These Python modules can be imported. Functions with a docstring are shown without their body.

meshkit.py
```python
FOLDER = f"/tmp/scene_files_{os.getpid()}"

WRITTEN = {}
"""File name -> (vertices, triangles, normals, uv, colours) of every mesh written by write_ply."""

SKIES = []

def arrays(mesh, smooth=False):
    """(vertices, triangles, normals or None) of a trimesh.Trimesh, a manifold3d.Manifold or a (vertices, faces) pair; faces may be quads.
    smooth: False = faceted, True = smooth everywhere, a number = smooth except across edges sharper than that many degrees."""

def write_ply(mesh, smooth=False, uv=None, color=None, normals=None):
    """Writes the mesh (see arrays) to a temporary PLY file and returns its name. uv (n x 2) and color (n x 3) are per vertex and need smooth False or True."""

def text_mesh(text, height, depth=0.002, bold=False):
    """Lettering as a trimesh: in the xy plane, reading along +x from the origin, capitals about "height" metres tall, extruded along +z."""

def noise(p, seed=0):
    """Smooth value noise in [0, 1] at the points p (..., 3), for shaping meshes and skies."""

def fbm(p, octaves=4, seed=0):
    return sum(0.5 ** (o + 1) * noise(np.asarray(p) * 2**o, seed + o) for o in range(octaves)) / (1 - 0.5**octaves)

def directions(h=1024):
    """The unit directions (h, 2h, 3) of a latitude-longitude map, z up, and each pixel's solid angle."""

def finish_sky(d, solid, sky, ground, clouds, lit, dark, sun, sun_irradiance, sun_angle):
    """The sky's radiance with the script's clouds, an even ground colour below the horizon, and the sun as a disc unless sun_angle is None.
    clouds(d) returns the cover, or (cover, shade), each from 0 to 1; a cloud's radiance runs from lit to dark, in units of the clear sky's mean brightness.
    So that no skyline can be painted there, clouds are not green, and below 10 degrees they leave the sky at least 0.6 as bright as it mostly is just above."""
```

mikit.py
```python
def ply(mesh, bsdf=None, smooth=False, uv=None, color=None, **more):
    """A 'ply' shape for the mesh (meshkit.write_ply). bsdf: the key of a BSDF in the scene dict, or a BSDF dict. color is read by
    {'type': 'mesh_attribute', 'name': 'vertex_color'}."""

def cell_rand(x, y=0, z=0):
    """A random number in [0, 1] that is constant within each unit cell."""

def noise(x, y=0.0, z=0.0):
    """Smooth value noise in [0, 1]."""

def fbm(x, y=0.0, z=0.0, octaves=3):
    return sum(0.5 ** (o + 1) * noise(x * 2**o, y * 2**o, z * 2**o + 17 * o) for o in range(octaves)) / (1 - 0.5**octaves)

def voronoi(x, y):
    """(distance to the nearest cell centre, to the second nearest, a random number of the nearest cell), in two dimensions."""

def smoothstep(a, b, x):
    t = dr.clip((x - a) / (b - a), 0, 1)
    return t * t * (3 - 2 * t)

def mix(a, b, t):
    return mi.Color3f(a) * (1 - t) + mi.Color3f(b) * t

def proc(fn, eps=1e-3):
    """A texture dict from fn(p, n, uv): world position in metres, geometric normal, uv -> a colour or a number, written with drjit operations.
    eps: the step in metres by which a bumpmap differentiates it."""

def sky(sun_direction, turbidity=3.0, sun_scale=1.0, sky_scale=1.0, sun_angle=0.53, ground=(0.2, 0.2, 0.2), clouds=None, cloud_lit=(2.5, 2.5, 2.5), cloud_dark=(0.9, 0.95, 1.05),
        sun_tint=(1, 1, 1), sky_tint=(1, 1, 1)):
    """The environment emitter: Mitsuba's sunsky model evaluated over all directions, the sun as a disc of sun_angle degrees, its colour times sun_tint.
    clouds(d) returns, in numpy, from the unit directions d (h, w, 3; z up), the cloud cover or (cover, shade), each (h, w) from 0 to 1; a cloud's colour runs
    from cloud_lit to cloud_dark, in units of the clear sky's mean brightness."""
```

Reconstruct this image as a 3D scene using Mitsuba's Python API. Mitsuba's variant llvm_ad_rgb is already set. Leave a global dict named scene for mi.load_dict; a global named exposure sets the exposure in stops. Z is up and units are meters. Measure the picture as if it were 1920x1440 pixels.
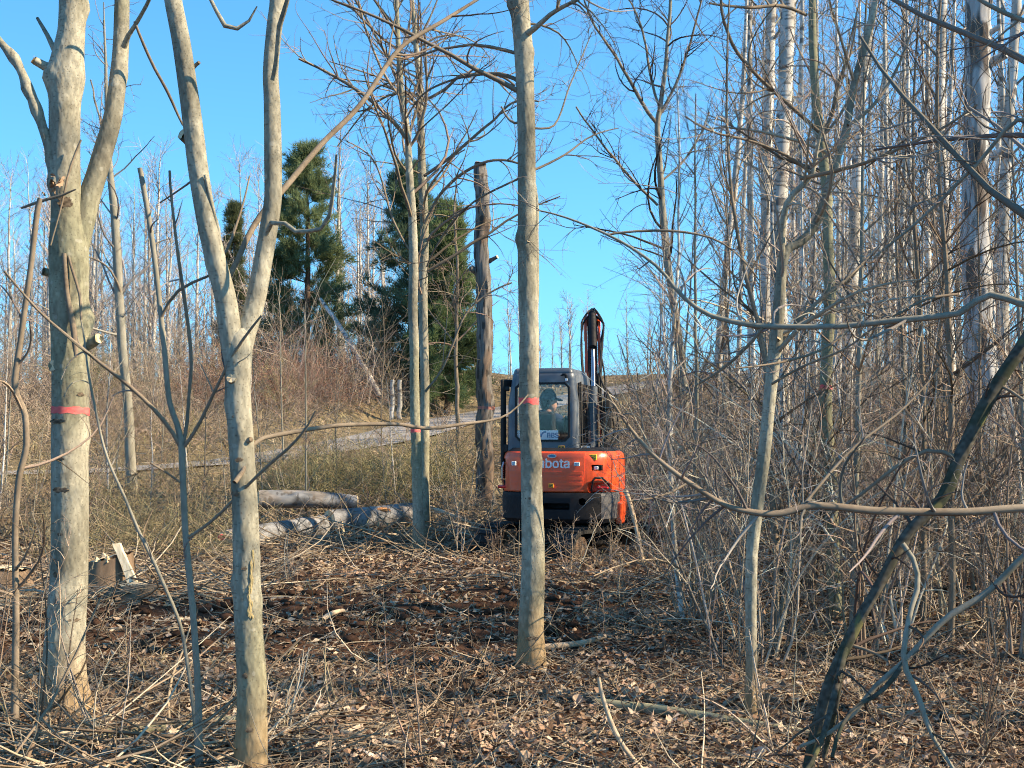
import math, numpy as np, trimesh, manifold3d as m3, drjit as dr, mitsuba as mi, mikit, meshkit
from shapely.geometry import Polygon, box as sbox
from scipy.interpolate import PchipInterpolator
from mikit import noise, fbm, voronoi, cell_rand, smoothstep, mix
T = mi.ScalarTransform4f
scene, labels, counts = {}, {}, {}

# ---------------------------------------------------------------- camera, light, exposure
FPX, EYE, TP = 2400.0, 1.6, 0.0375            # focal length in pixels of the 1920 px photograph, eye height, tan(pitch)
CP, SP = math.cos(math.atan(TP)), math.sin(math.atan(TP))
scene['camera'] = {'type': 'perspective', 'fov': math.degrees(2*math.atan(960/FPX)), 'fov_axis': 'x', 'near_clip': 0.1, 'far_clip': 6000.0,
                   'to_world': T().look_at(origin=[0, 0, EYE], target=[0, CP, EYE+SP], up=[0, 0, 1])}
SUN_AZ, SUN_EL = math.radians(78), math.radians(36)
SUN = [math.sin(SUN_AZ)*math.cos(SUN_EL), -math.cos(SUN_AZ)*math.cos(SUN_EL), math.sin(SUN_EL)]
scene['sky'] = mikit.sky(SUN, turbidity=3.0, sun_scale=1.45, sky_scale=1.18, sky_tint=(0.57, 1.14, 1.42), sun_tint=(1.0, 0.985, 0.95), ground=(0.12, 0.10, 0.08))
exposure = 2.35

def at(px, py, D):
    """the point that stands D metres ahead and shows at this pixel of the 1920 x 1440 photograph"""
    dx, dz = (px-960)/FPX, (720-py)/FPX
    d = np.array([dx, CP-dz*SP, SP+dz*CP])
    return np.array([0, 0, EYE]) + d*(D/d[1])

# ---------------------------------------------------------------- materials
def V3(d): return {'type': 'rgb', 'value': list(d)}
def diff(name, tex): scene[name] = {'type': 'twosided', 'bsdf': {'type': 'diffuse', 'reflectance': tex}}
def pri(name, col, rough=.5, metal=0., spec=.5, **kw):
    scene[name] = {'type': 'principled', 'base_color': col if isinstance(col, dict) else V3(col), 'roughness': rough, 'metallic': metal, 'specular': spec, **kw}
diff('vcol', {'type': 'mesh_attribute', 'name': 'vertex_color'})

def f_smooth(p, n, uv):
    a = fbm(p.x*4, p.y*4, p.z*2.2, 3); b = noise(p.x*70, p.y*70, p.z*22); c = noise(p.x*22, p.y*22, p.z*110)
    g = smoothstep(.5, .75, fbm(p.x*2.3+9, p.y*2.3, p.z*.9, 2))
    col = mix((.225, .21, .16), (.43, .405, .315), smoothstep(.25, .75, a))
    col = mix(col, (.32, .315, .195), g*.5)
    st = noise(p.x*26+3, p.y*26, p.z*2.1); bl = fbm(p.x*7+5, p.y*7, p.z*5, 3)
    col = mix(col, (.145, .128, .10), smoothstep(.58, .78, bl)*.42+smoothstep(.72, .86, st)*.25)
    dots = voronoi(p.x*38+p.y*31, p.z*52)
    col = mix(col, (.115, .10, .075), (1-smoothstep(.10, .24, dots[0]))*smoothstep(.45, .6, dots[2])*.55)
    col = col*(.66+.46*b)*(.86+.28*noise(p.x*130, p.y*130, p.z*70))
    col = mix(col, (.12, .10, .075), smoothstep(.78, .90, c)*.25)
    col = mix(col, (.50, .48, .40), smoothstep(.80, .90, noise(p.x*30+4, p.y*30, p.z*26))*.35)
    base = smoothstep(.62, .02, p.z + .22*(a-.5))
    return mix(col, mix((.24, .155, .075), (.38, .26, .14), b), base*.85)
diff('bark_flat', mikit.proc(f_smooth))
def f_relief(p, n, uv): return fbm(p.x*34, p.y*34, p.z*13, 3)+.35*noise(p.x*70, p.y*70, p.z*30)
scene['bark_smooth'] = {'type': 'twosided', 'bsdf': {'type': 'bumpmap', 'arbitrary': mikit.proc(f_relief, 2e-3), 'scale': .006, 'bsdf': {'type': 'diffuse', 'reflectance': mikit.proc(f_smooth)}}}
def f_green(p, n, uv):
    a = fbm(p.x*6, p.y*6, p.z*2, 3); c = noise(p.x*22, p.y*22, p.z*90)
    col = mix((.15, .145, .095), (.34, .335, .225), a)
    return mix(col, (.09, .08, .06), smoothstep(.72, .86, c)*.5)
diff('bark_green', mikit.proc(f_green))
def f_pale(p, n, uv):
    a = fbm(p.x*3, p.y*3, p.z*1.4, 3); c = noise(p.x*9, p.y*9, p.z*34); d = noise(p.x*5, p.y*5, p.z*7+3)
    col = mix((.32, .30, .26), (.64, .61, .555), smoothstep(.25, .7, a))
    col = mix(col, (.10, .09, .08), smoothstep(.62, .78, c)*.75)
    return mix(col, (.07, .06, .055), smoothstep(.70, .82, d)*.8)
diff('bark_pale', mikit.proc(f_pale))
def f_dead(p, n, uv):
    v = noise(p.x*45, p.y*45, p.z*3.0); a = fbm(p.x*5, p.y*5, p.z*1.6, 3); w = noise(p.x*16, p.y*16, p.z*6)
    col = mix((.075, .068, .062), (.27, .25, .225), v)
    br = mix((.085, .062, .05), (.25, .18, .13), w)
    col = mix(col, br, smoothstep(.50, .60, a)*.85)
    return mix(col, (.04, .035, .03), smoothstep(.66, .76, noise(p.x*30+7, p.y*30, p.z*5))*.7)
diff('dead_wood', mikit.proc(f_dead))
def f_grey_dead(p, n, uv):
    v = noise(p.x*40, p.y*40, p.z*2.4); a = fbm(p.x*6+2, p.y*6, p.z*1.1, 3)
    col = mix((.24, .23, .215), (.58, .565, .54), v)
    col = mix(col, mix((.05, .04, .034), (.17, .13, .10), noise(p.x*18, p.y*18, p.z*6)), smoothstep(.54, .62, a)*.9)
    return mix(col, (.05, .045, .04), smoothstep(.68, .78, noise(p.x*26+7, p.y*26, p.z*3))*.7)
diff('grey_dead_wood', mikit.proc(f_grey_dead))
def f_log(p, n, uv):
    a = fbm(p.x*4, p.y*9, p.z*9, 3); c = noise(p.x*30, p.y*12, p.z*12)
    col = mix((.125, .13, .135), (.27, .275, .28), smoothstep(.3, .7, a))
    col = mix(col, (.07, .065, .06), smoothstep(.66, .78, c)*.7)
    return mix(col, (.33, .25, .17), smoothstep(.60, .70, noise(p.x*5+3, p.y*7, p.z*7))*.25)
diff('log_bark', mikit.proc(f_log))
def f_cut(p, n, uv):
    a = noise(p.x*60, p.y*60, p.z*9)
    return mix((.52, .36, .20), (.80, .66, .44), a)
diff('cut_wood', mikit.proc(f_cut))
def f_moss(p, n, uv):
    a = fbm(p.x*9, p.y*9, p.z*9, 3); c = noise(p.x*60, p.y*60, p.z*60)
    col = mix((.045, .043, .036), (.15, .14, .115), c)
    col = mix(col, (.048, .058, .036), smoothstep(.42, .66, a)*.7)
    return mix(col, (.17, .165, .075), smoothstep(.80, .88, noise(p.x*14+5, p.y*14, p.z*11))*.8)
diff('mossy_bark', mikit.proc(f_moss))
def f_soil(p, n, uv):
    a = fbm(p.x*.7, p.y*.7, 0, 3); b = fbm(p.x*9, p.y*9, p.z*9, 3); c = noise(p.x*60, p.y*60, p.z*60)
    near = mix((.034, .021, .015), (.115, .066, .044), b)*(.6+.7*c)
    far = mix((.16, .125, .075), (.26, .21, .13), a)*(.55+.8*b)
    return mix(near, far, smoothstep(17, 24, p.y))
diff('soil', mikit.proc(f_soil))
def f_road(p, n, uv):
    a = fbm(p.x*.8, p.y*.8, 0, 3); c = noise(p.x*25, p.y*25)
    return mix((.26, .25, .24), (.36, .345, .33), a)*(.85+.25*c)
diff('road_asphalt', mikit.proc(f_road))
def f_orange(p, n, uv):
    a = fbm(p.x*5, p.y*5, p.z*5, 3); b = noise(p.x*40, p.y*40, p.z*30)
    return mix(mix((.76, .085, .018), (.72, .10, .03), a), (.34, .16, .10), smoothstep(.62, .85, a)*.22+smoothstep(.84, .92, b)*.2+smoothstep(1.08, .78, p.z)*.3*smoothstep(.35, .6, noise(p.x*9, p.y*9, p.z*4)))
pri('orange_paint', mikit.proc(f_orange), .32, 0, .5, clearcoat=.35, clearcoat_gloss=.8)
def f_grey(p, n, uv):
    a = fbm(p.x*6, p.y*6, p.z*5, 3)
    return mix((.085, .10, .12), (.14, .155, .17), smoothstep(.35, .75, a))
pri('grey_paint', mikit.proc(f_grey), .38, 0, .5)
pri('black_steel', mikit.proc(lambda p, n, uv: mix((.008, .009, .012), (.026, .025, .026), fbm(p.x*8, p.y*8, p.z*8, 3))), .65, 0, .22)
pri('grimy_steel', mikit.proc(lambda p, n, uv: mix((.02, .016, .015), (.17, .065, .04), smoothstep(.38, .66, fbm(p.x*10, p.y*10, p.z*6, 3)))), .6, 0, .3)
pri('grey_plastic', (.10, .10, .105), .6)
pri('rubber', (.018, .017, .016), .75)
pri('rusty_steel', mikit.proc(lambda p, n, uv: mix((.10, .06, .04), (.23, .16, .11), fbm(p.x*14, p.y*14, p.z*14, 3))), .7, .3)
pri('chrome', (.55, .56, .58), .2, 1.0)
pri('white_paint', (.78, .78, .76), .45)
pri('yellow_paint', (.80, .55, .03), .45)
pri('amber_paint', (.72, .32, .03), .45)
pri('blue_print', (.05, .20, .36), .5)
pri('ink', (.02, .02, .022), .5)
pri('red_lens', (.60, .02, .02), .2)
pri('clear_lens', (.75, .76, .78), .12)
scene['glass'] = {'type': 'thindielectric', 'int_ior': 1.5}
diff('navy_cloth', mikit.proc(lambda p, n, uv: mix((.022, .035, .075), (.04, .055, .105), noise(p.x*30, p.y*30, p.z*30))))
diff('skin', V3((.42, .25, .18)))
diff('pink_spray', mikit.proc(lambda p, n, uv: mix((.78, .10, .11), (.72, .22, .19), noise(p.x*40, p.y*40, p.z*70))))
diff('ochre_lichen', mikit.proc(lambda p, n, uv: mix((.33, .27, .14), (.47, .36, .17), noise(p.x*50, p.y*50, p.z*30))))

# ---------------------------------------------------------------- bookkeeping
def put(key, mesh, m, smooth=True, color=None, **lab):
    if key in scene or key in counts:
        counts[key] = counts.get(key, 0)+1
        key = f'{key}_{counts[key]:03d}'
    else: counts[key] = 0
    scene[key] = mikit.ply(mesh, m, smooth=smooth, color=color)
    if len(meshkit.WRITTEN[scene[key]['filename']][1]) == 0: raise ValueError('empty '+key)
    if lab: labels[key] = lab
    return key
def solo(key, mesh, m, smooth=True, color=None):
    """a thing that is one mesh"""
    scene[key] = mikit.ply(mesh, m, smooth=smooth, color=color)
def thing(name, label, cat, group=None):
    if name in counts:
        counts[name] += 1; key = f'{name}_{counts[name]:03d}'
    else: counts[name] = 0; key = name
    labels[key] = {'label': label, 'category': cat, **({'group': group} if group else {})}
    return key

# ---------------------------------------------------------------- tubes, limbs, twigs
def tubes(P, R, sides=3):
    """k polylines of n points, (k,n,3) and radii (k,n), as one mesh"""
    P, R = np.asarray(P, float), np.asarray(R, float)
    k, n, _ = P.shape
    t = np.gradient(P, axis=1); t /= np.linalg.norm(t, axis=2, keepdims=True)+1e-12
    m = P[:, -1]-P[:, 0]; ref = np.where(np.abs(m[:, 2:3]) > .8*np.linalg.norm(m, axis=1, keepdims=True), [[1., .13, 0]], [[.1, 0, 1.]])[:, None, :]
    a = np.cross(t, ref); a /= np.linalg.norm(a, axis=2, keepdims=True)+1e-12
    b = np.cross(t, a)
    th = np.arange(sides)*2*np.pi/sides
    V = P[:, :, None]+R[:, :, None, None]*(a[:, :, None]*np.cos(th)[None, None, :, None]+b[:, :, None]*np.sin(th)[None, None, :, None])
    j = np.arange(sides); jn = (j+1) % sides
    i = np.arange(n-1)[:, None]*sides
    q = np.stack([i+j, i+jn, i+sides+jn, i+sides+j], -1).reshape(-1, 4)
    f = np.vstack([q[:, [0, 2, 1]], q[:, [0, 3, 2]]])
    Fa = (f[None]+(np.arange(k)*n*sides)[:, None, None]).reshape(-1, 3)
    return V.reshape(-1, 3), Fa
class Acc:
    def __init__(s): s.V, s.F, s.C, s.n = [], [], [], 0
    def add(s, V, F, C):
        C = np.asarray(C, float)
        if C.ndim == 1: C = np.tile(C, (len(V), 1))
        s.V.append(V); s.F.append(F+s.n); s.C.append(C); s.n += len(V); return s
    def twigs(s, P, R, col, rng, sides=3, var=.25):
        V, F = tubes(P, R, sides); k = len(P)
        c = np.minimum(np.asarray(col)*np.exp(var*1.25*rng.normal(-.15, 1, (k, 1)).clip(-2, 1.2))*(1+.06*rng.uniform(-1, 1, (k, 3))), .62)
        return s.add(V, F, np.repeat(c, P.shape[1]*sides, 0))
    def put(s, key, **lab):
        return put(key, (np.vstack(s.V), np.vstack(s.F)), 'vcol', True, np.vstack(s.C), **lab)
    def solo(s, key): solo(key, (np.vstack(s.V), np.vstack(s.F)), 'vcol', True, np.vstack(s.C))
    def ply(s): return mikit.ply((np.vstack(s.V), np.vstack(s.F)), 'vcol', smooth=True, color=np.vstack(s.C))
def inst(key, gid, x, y, rot, sc):
    scene[key] = {'type': 'instance', 'group': {'type': 'ref', 'id': gid}, 'to_world': T().translate([float(x), float(y), float(zg(x, y))]).rotate([0, 0, 1], float(rot)).scale([float(sc)]*3)}
def unit(v): return v/(np.linalg.norm(v, axis=-1, keepdims=True)+1e-12)
def grow(s, d, L, n, curl, up, rng, wob=.06):
    k = len(s); P = np.empty((k, n, 3)); P[:, 0] = s; d = unit(d)
    bend = rng.normal(size=(k, 3))*curl/(n-1)
    for i in range(1, n):
        d = unit(d+bend+rng.normal(size=(k, 3))*wob+np.array([0, 0, up/(n-1)]))
        P[:, i] = P[:, i-1]+d*(L/(n-1))[:, None]
    return P
def sample(P, R, cnt, rng, t0, t1):
    k, n, _ = P.shape
    i = rng.integers(0, k, cnt) if k > 1 else np.zeros(cnt, int)
    t = rng.uniform(t0, t1, cnt)*(n-1); j = np.minimum(t.astype(int), n-2); f = (t-j)[:, None]
    return P[i, j]*(1-f)+P[i, j+1]*f, unit(P[i, j+1]-P[i, j]), (R[i, j]*(1-f[:, 0])+R[i, j+1]*f[:, 0]), t/(n-1), i
def spawn(P, R, cnt, rng, t0, t1, ang, L, n, curl, up, rf=.55, rmin=.0012, wob=.06):
    """cnt children on the polylines; ang = (least, most) angle off the parent in degrees, L = (shortest, longest)"""
    s, d, r, t, i = sample(P, R, cnt, rng, t0, t1)
    q = unit(np.cross(d, rng.normal(size=(cnt, 3)))); a = np.radians(rng.uniform(*ang, cnt))[:, None]
    ln = rng.uniform(*L, cnt)*(1.15-.6*t)
    C = grow(s, d*np.cos(a)+q*np.sin(a), ln, n, curl, up, rng, wob)
    r0 = np.maximum(np.minimum(r*rf, .004+ln*.011), rmin*1.3)
    return C, r0[:, None]*np.linspace(1, .32, n)[None]
def resample(pts, rad, step):
    pts, rad = np.asarray(pts, float), np.asarray(rad, float)
    s = np.r_[0, np.cumsum(np.linalg.norm(np.diff(pts, axis=0), axis=1))]
    keep = np.r_[True, np.diff(s) > 1e-6]; pts, rad, s = pts[keep], rad[keep], s[keep]
    u = np.linspace(0, s[-1], max(4, int(s[-1]/step)+1))
    return PchipInterpolator(s, pts)(u), PchipInterpolator(s, rad)(u), u
def limb(pts, rad, sides=14, step=.06, bump=.05, seed=0, flare=0., knots=(), cap=True, rough=0.):
    P, R, u = resample(pts, rad, step)
    n = len(P)
    wf, wa = (5., 1.5) if sides == 8 else (2.2, .5)
    wob = np.stack([meshkit.noise(np.c_[u*wf, u*0+k, u*0+seed])-.5 for k in range(2)], 1)*R.mean()*wa*min(1, bump*12)
    P = P.copy(); P[1:-1, :2] += wob[1:-1]
    t = unit(np.gradient(P, axis=0)); a = unit(np.cross(t, [[.1, 1., .05]])); b = np.cross(t, a)
    th = np.arange(sides)*2*np.pi/sides; TH, U = np.meshgrid(th, u)
    N = meshkit.fbm(np.stack([np.cos(TH)*1.3, np.sin(TH)*1.3, U*2.5+seed*7], -1), 3)-.5
    rr = R[:, None]*(1+bump*2*N)
    if rough: rr = rr*(1+rough*(meshkit.noise(np.stack([np.cos(TH)*5, np.sin(TH)*5, U*5+seed], -1))-.5))
    if flare:
        rr = rr*(1+flare*np.exp(-np.maximum(U-.08, 0)/.13)*(1+.35*np.cos(TH*4+seed)+.25*np.cos(TH*3+2*seed)))
    for (ku, kth, kr, kh) in knots:
        dth = np.abs((TH-kth+np.pi) % (2*np.pi)-np.pi)*R[:, None]
        rr = rr+kh*np.exp(-((U-ku)**2+dth**2)/(kr*kr))
    V = P[:, None]+rr[..., None]*(a[:, None]*np.cos(TH)[..., None]+b[:, None]*np.sin(TH)[..., None])
    j = np.arange(sides); jn = (j+1) % sides; i = np.arange(n-1)[:, None]*sides
    q = np.stack([i+j, i+jn, i+sides+jn, i+sides+j], -1).reshape(-1, 4)
    f = np.vstack([q[:, [0, 2, 1]], q[:, [0, 3, 2]]]); V = V.reshape(-1, 3)
    if cap:
        e = n*sides; V = np.vstack([V, P[-1:]+t[-1:]*R[-1]*.15]); l = (n-1)*sides
        f = np.vstack([f, np.stack([l+j, np.full(sides, e), l+jn], 1)[:, [0, 2, 1]]])
    if np.mean(np.einsum('ij,ij->i', np.cross(V[f[:200, 1]]-V[f[:200, 0]], V[f[:200, 2]]-V[f[:200, 0]]), V[f[:200, 0]]-P[np.minimum(f[:200, 0]//sides, n-1)])) < 0: f = f[:, ::-1]
    return V, f
def join(ms):
    V, F, n = [], [], 0
    for v, f in ms: V.append(v); F.append(f+n); n += len(v)
    return np.vstack(V), np.vstack(F)

# ---------------------------------------------------------------- the ground
def sst(a, b, x):
    t = np.clip((x-a)/(b-a), 0, 1); return t*t*(3-2*t)
RC = np.array([[-40, 23], [-24, 24.6], [-16, 25.6], [-9.5, 26.6], [-6.5, 28.2], [-4.1, 31.8], [-2., 38], [1., 44.5], [4.1, 51], [8.2, 58], [12.5, 66], [17, 76]])
def zg(x, y):
    x, y = np.asarray(x, float), np.asarray(y, float)
    u = y-19; z = .1*(np.sqrt(u*u+12)+u)/2
    z = 4.7-.5*np.logaddexp(0, (4.7-z)/.5)-0*z
    z = z - (4.7-.5*np.logaddexp(0, 4.7/.5))
    z = z+.03*np.clip(x, -30, 30)*sst(20, 58, y)+.55*sst(3.5, 10, y-np.interp(x, RC[:, 0], RC[:, 1]))*sst(2, -3, x)*sst(-40, -20, x)*sst(90, 60, y)
    p = np.stack([x, y, 0*x], -1); nr = sst(26, 16, y)
    z = z+.16*(meshkit.fbm(p*.35, 3, 5)-.5)*(.4+.6*nr)+.05*(meshkit.fbm(p*1.9, 3, 8)-.5)*nr
    soil = sst(-6.5, -4.5, x)*sst(1.4, .2, x)
    for yr in (10.9, 9.7):
        d = np.abs(y-yr-.05*np.sin(x*1.3)-.06*x)
        z = z+soil*(-.10*np.exp(-(d/.2)**2)+.05*np.exp(-((d-.33)/.12)**2))
    z = z-.05*sst(1.2, .0, np.hypot(x-.7, (y-15.8)*.8))
    return z
def onz(x, y, dz=0.): return np.array([x, y, float(zg(x, y))+dz])
xs = np.r_[-1500, -500, -200, -90, -50, -32, np.arange(-24, -6.01, .6), np.arange(-5.6, 6.6, .07), np.arange(6.8, 24, .6), 32, 50, 90, 200, 500, 1500]
ys = np.r_[-300, -60, -20, -6, 0, 3, np.arange(4.6, 17.2, .06), np.arange(17.3, 24, .25), np.arange(24.4, 70, .8), 75, 85, 100, 130, 180, 300, 600, 1200, 3000]
X, Y = np.meshgrid(xs, ys)
Z = zg(X, Y)
# road: a strip that climbs the slope from the left to the right rear
RP, _, _ = resample(np.c_[RC, RC[:, 0]*0], RC[:, 0]*0, .6)
rt = unit(np.gradient(RP[:, :2], axis=0)); rn = np.c_[rt[:, 1], -rt[:, 0]]
RW = 1.15
from scipy.spatial import cKDTree
rd, ri = cKDTree(RP[:, :2]).query(np.c_[X.ravel(), Y.ravel()])
rd, ri = rd.reshape(X.shape), ri.reshape(X.shape)
RZ = zg(RP[:, 0], RP[:, 1])
Z = np.where(rd < RW+2.5, Z+(RZ[ri]-.035-Z)*sst(RW+2.4, RW+.6, rd), Z)
k = np.ones(5)/5
ny_, nx_ = X.shape; q = np.arange(ny_*nx_).reshape(ny_, nx_)
fg = np.stack([q[:-1, :-1], q[:-1, 1:], q[1:, 1:], q[1:, :-1]], -1).reshape(-1, 4)
put('forest_floor', (np.stack([X, Y, Z], -1).reshape(-1, 3), fg), 'soil', True, kind='structure', label='brown forest floor of bare soil under leaves and sticks', category='ground')
cr = np.array([-1, -.5, 0, .5, 1.])
RV = np.stack([RP[:, None, :2]+rn[:, None]*cr[None, :, None]*RW], 0)[0]
RV = np.concatenate([RV, (RZ[:, None]+.04*(1-cr**2)[None])[..., None]], -1)
q = np.arange(len(RP)*5).reshape(-1, 5)
put('road', (RV.reshape(-1, 3), np.stack([q[:-1, :-1], q[:-1, 1:], q[1:, 1:], q[1:, :-1]], -1).reshape(-1, 4)), 'road_asphalt', True, kind='structure', label='grey road climbing the slope behind the excavator', category='road')
def near_road(x, y, m=2.4):
    return cKDTree(RP[:, :2]).query(np.c_[np.atleast_1d(x), np.atleast_1d(y)])[0] < m

# ---------------------------------------------------------------- the trees one can tell apart
TW_PALE, TW_TAN, TW_DARK, TW_GREY = (.36, .31, .25), (.27, .21, .155), (.10, .075, .06), (.25, .225, .20)
def trace(pts, D, De=None, below=None, thin=1.):
    """[(px, py, width in px)] -> points and radii in metres, D to De metres ahead along the way"""
    De = D if De is None else De
    l = np.r_[0, np.cumsum([math.hypot(b[0]-a[0], b[1]-a[1]) for a, b in zip(pts, pts[1:])])]; l = l/l[-1]
    ds = D+(De-D)*l
    P = np.array([at(p[0], p[1], d) for p, d in zip(pts, ds)]); R = np.array([p[2]/2*d/FPX*thin for p, d in zip(pts, ds)])
    if below:
        g = float(zg(P[0, 0], P[0, 1]))
        P[0, 2] = min(P[0, 2], g) if P[1, 2] > g else P[0, 2]
        P = np.vstack([[P[0, 0]-.3*(P[1, 0]-P[0, 0])*0, P[0, 1], g-.12], P[P[:, 2] > g+.05]]); R = np.r_[R[0]*1.03, R[-(len(P)-1):]]
    return P, R
def extend(P, R, L, up=.5, r1=.25):
    d = unit(P[-1]-P[-2]); d2 = unit(d+np.array([0, 0, up]))
    return np.vstack([P, P[-1]+d2*L*.5, P[-1]+d2*L]), np.r_[R, R[-1]*(1+r1)/2, R[-1]*r1]
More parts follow.
